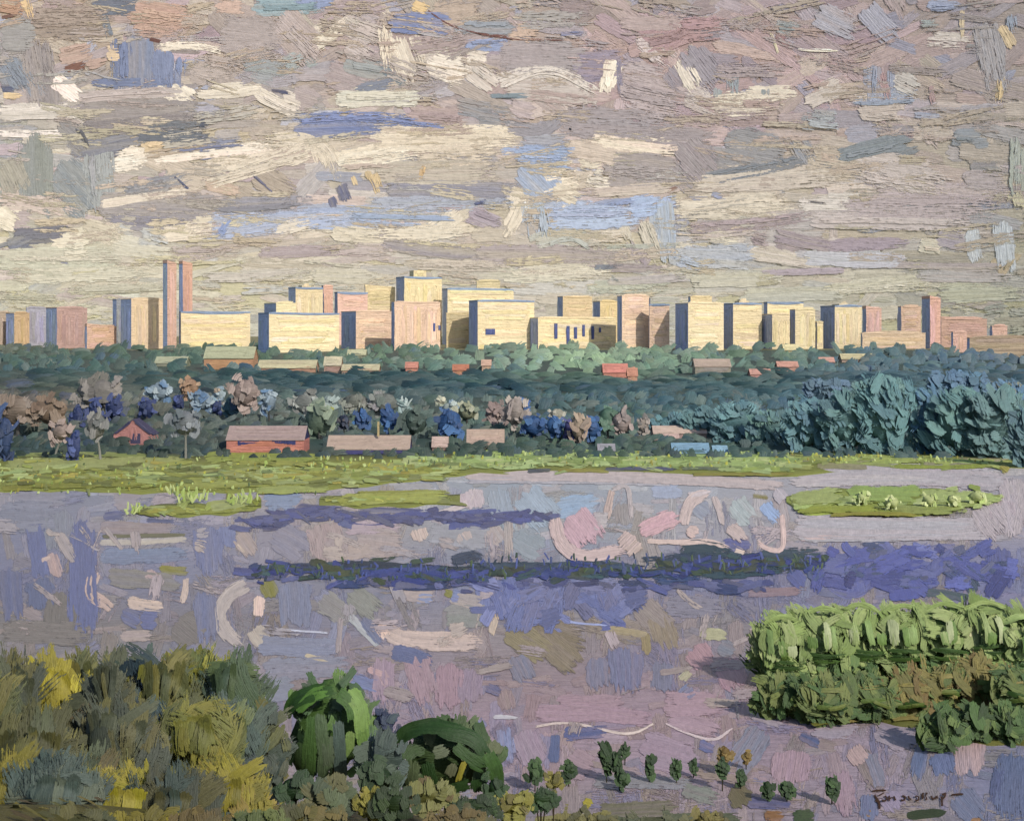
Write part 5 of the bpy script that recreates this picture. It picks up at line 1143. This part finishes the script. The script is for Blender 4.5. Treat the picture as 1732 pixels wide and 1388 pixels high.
tree(565, 1226, 78, 88, 1376, '5A7A3C 6E8C48 4A6640 52604C', 'large bright green arched tree with a slate grey centre', D=124, n=52, L=44, wd=26, flat=.95, rmin=.78, depth=.6, extra=arch_a, group='arched trees on the near bank', trunk='4A4028')
tree(758, 1276, 88, 70, 1380, '4A6034 5E6E46 3A5428 6A7250', 'large dark green arched tree with a pale grey green centre', D=126, n=52, L=40, wd=26, flat=.95, rmin=.78, depth=.6, extra=arch_b, group='arched trees on the near bank', trunk='4A4028')
G[0] = 0.55
UN = [(650, 1217, 24, 28, 124, '2E3A5A 38465C 44545A', 'small round dark blue bush between the two arched trees'), (650, 1272, 38, 50, 116, '52625A 60705E 465650', 'grey green bush below the dark blue bush'), (640, 1310, 32, 30, 104, '2C4220 364C28 44583A', 'dark green bush at the foot of the bright green arched tree'), (452, 1240, 34, 62, 120, '5A5E40 6A6C3A 485448 746E34', 'moss coloured bush between the copse and the bright green arched tree'), (455, 1310, 36, 50, 108, '4C5648 5C604C 3A4840', 'slate bush left of the bright green arched tree'), (498, 1330, 30, 30, 104, '2A4424 344E2C 3E5634', 'dark green bush with a square outline under the bright green arched tree'),
      (560, 1345, 44, 36, 98, '5E6A4A 6C6A42 4E5C48', 'pale moss bush at the bottom, left of the yellow bush'), (625, 1352, 26, 26, 98, '807A28 928A30 6A6A2C', 'mustard bush at the bottom between two dark bushes'), (672, 1356, 34, 30, 97, '32461E 3E5226 2A3C1C', 'dark green bush at the bottom right of the mustard bush'), (730, 1340, 40, 30, 106, '7C7C40 8A8A50 6A5A34', 'pale olive bush with ochre flecks below the dark green arched tree'), (800, 1362, 46, 22, 106, '2E4620 3A5226 263A1C', 'long low dark green bush at the bottom below the dark arched tree'), (838, 1330, 20, 26, 122, '2A4620 34502A 3E5630', 'small dark green bush at the right foot of the dark green arched tree'),
      (870, 1356, 30, 28, 118, '8C8838 9A9644 766E34', 'yellow olive bush right of the long low dark green bush'), (915, 1348, 32, 20, 126, '2C4A1C 38562A 24401A', 'flat dark green bush at the right end of the undergrowth'), (936, 1318, 16, 20, 136, '867E34 948C3C 706A30', 'small mustard bush next to the round dark green bush'), (780, 1385, 60, 24, 92, '6A5A30 5C5A38 7A6A3C', 'brown olive bush cut by the bottom edge'), (520, 1380, 60, 26, 88, '6A6430 5A5A38 7A6C38', 'olive brown bush cut by the bottom edge left of the middle')]
UN += [(40, 1384, 60, 30, 70, '7A7028 8A8030 6A6026', 'low mustard bush at the very bottom left corner'), (140, 1392, 60, 30, 69, '5A5A34 6A6638 4C5236', 'low moss bush cut by the bottom edge, right of the corner mustard bush'), (240, 1390, 58, 30, 70, '8A8028 968A30 746A24', 'second low mustard bush cut by the bottom edge at left'), (340, 1394, 60, 30, 69, '6A5A30 7A6834 5A5030', 'low brown bush cut by the bottom edge under the copse'), (435, 1388, 50, 30, 72, '5E6A38 6C763E 4E5A34', 'low green olive bush cut by the bottom edge below the slate bush'),
       (1000, 1386, 60, 16, 138, '6E6A3C 7C7640 5C5C3C', 'long flat olive bush on the bottom edge under the tall junipers'), (1110, 1388, 60, 14, 138, '5E6244 6C6C48 525A40', 'long flat moss bush on the bottom edge, right of the flat olive one'), (1200, 1384, 40, 14, 139, '7A7038 867C3E 66603A', 'small flat ochre bush on the bottom edge under the ochre shore bushes')]
for (x, y, rx, ry, D, pal, lab) in UN:
    mpp = D / F; X = (x - CX) * mpp
    tree(x, y + ry * .15, rx * .9, ry * .78, y + ry + 6, pal, lab, D=D, zb=float(ground_z(X, D)), name='bush', cat='bush', n=22, L=ry * 1.0, wd=rx * .8, flat=.97, rmin=.88, depth=.6, box=2.8, group='undergrowth on the near bank', trunk='4A3E26')

G[0] = 0.55
# daubs of grass on the near bank itself
pb = Paint()
NG = [lin(h) for h in '6A6428 5A5C30 7C7430 4A5230 8A7A38 5E5030 6E7240 44523C'.split()]
for i in range(950):
    D = rng.uniform(52, 146); X = rng.uniform(-66, 6) * D / 110
    z = float(ground_z(X, D))
    if z < .3: continue
    e = 1.0; gx_ = (float(ground_z(X + e, D)) - z) / e; gd_ = (float(ground_z(X, D + e)) - z) / e
    U = np.array([1, 0, gx_]); U /= np.linalg.norm(U); V = np.array([0, 1, gd_]); V -= U * U.dot(V); V /= np.linalg.norm(V); N = np.cross(U, V)
    s = surf_frame(np.array([X, D, z]) + N * (.15 + i * .0004), U, V, N, D / F)
    a = rng.uniform(0, 3.14); L = rng.uniform(30, 70)
    pb.stroke(s, [(-math.cos(a) * L / 2, -math.sin(a) * L / 2), (math.cos(a) * L / 2, math.sin(a) * L / 2)], rng.uniform(16, 30), NG[rng.integers(8)], NG[rng.integers(8)] if rng.random() < .5 else None, .8)
tag(pb.build('bank_grass', mat=M_LEAF), 'olive and brown rough grass on the near bank under the copse', 'grass', kind='stuff')

G[0] = 1.0
# hand lettering in brown on the lilac shore at lower right
pb = Paint()
for i, (pts, wd, c) in enumerate(parse('''1473 1338 1486 1336 1500 1336 4 3C2412; 1477 1341 1486 1356 1488 1371 5 3A2212; 1484 1347 1497 1339 3 3C2412; 1480 1352 1489 1358 5 3A2212; 1493 1349 1499 1346 1500 1352 1494 1354 1492 1349 4 3C2412; 1504 1344 1504 1355 4 3C2412; 1504 1350 1511 1348 3 3C2412; 1511 1345 1515 1354 4 3C2412
1523 1348 1529 1345 1532 1350 1526 1353 1522 1349 4 3C2412; 1536 1344 1538 1350 1543 1351 4 3C2412; 1546 1350 1551 1345 1555 1350 1550 1354 1546 1350 4 3C2412; 1562 1339 1562 1352 5 3C2412; 1562 1340 1569 1342 1563 1346 1570 1349 1562 1352 4 3C2412; 1575 1344 1577 1350 1581 1350 1584 1344 4 3C2412; 1584 1344 1586 1351 4 3C2412
1590 1344 1595 1350 1600 1341 4 3C2412; 1592 1343 1602 1340 4 3C2412; 1592 1349 1593 1364 5 3A2212; 1606 1344 1632 1342 4 3C2412''')):
    pb.stroke(surf_plane(.2 + i * .002), pts, wd * 1.1, c, c, thick=.8, rag=.3, soft=.2)
tag(pb.build('hand_lettering'), 'dark brown hand written signature with a dash on the lilac shore at lower right', 'lettering')
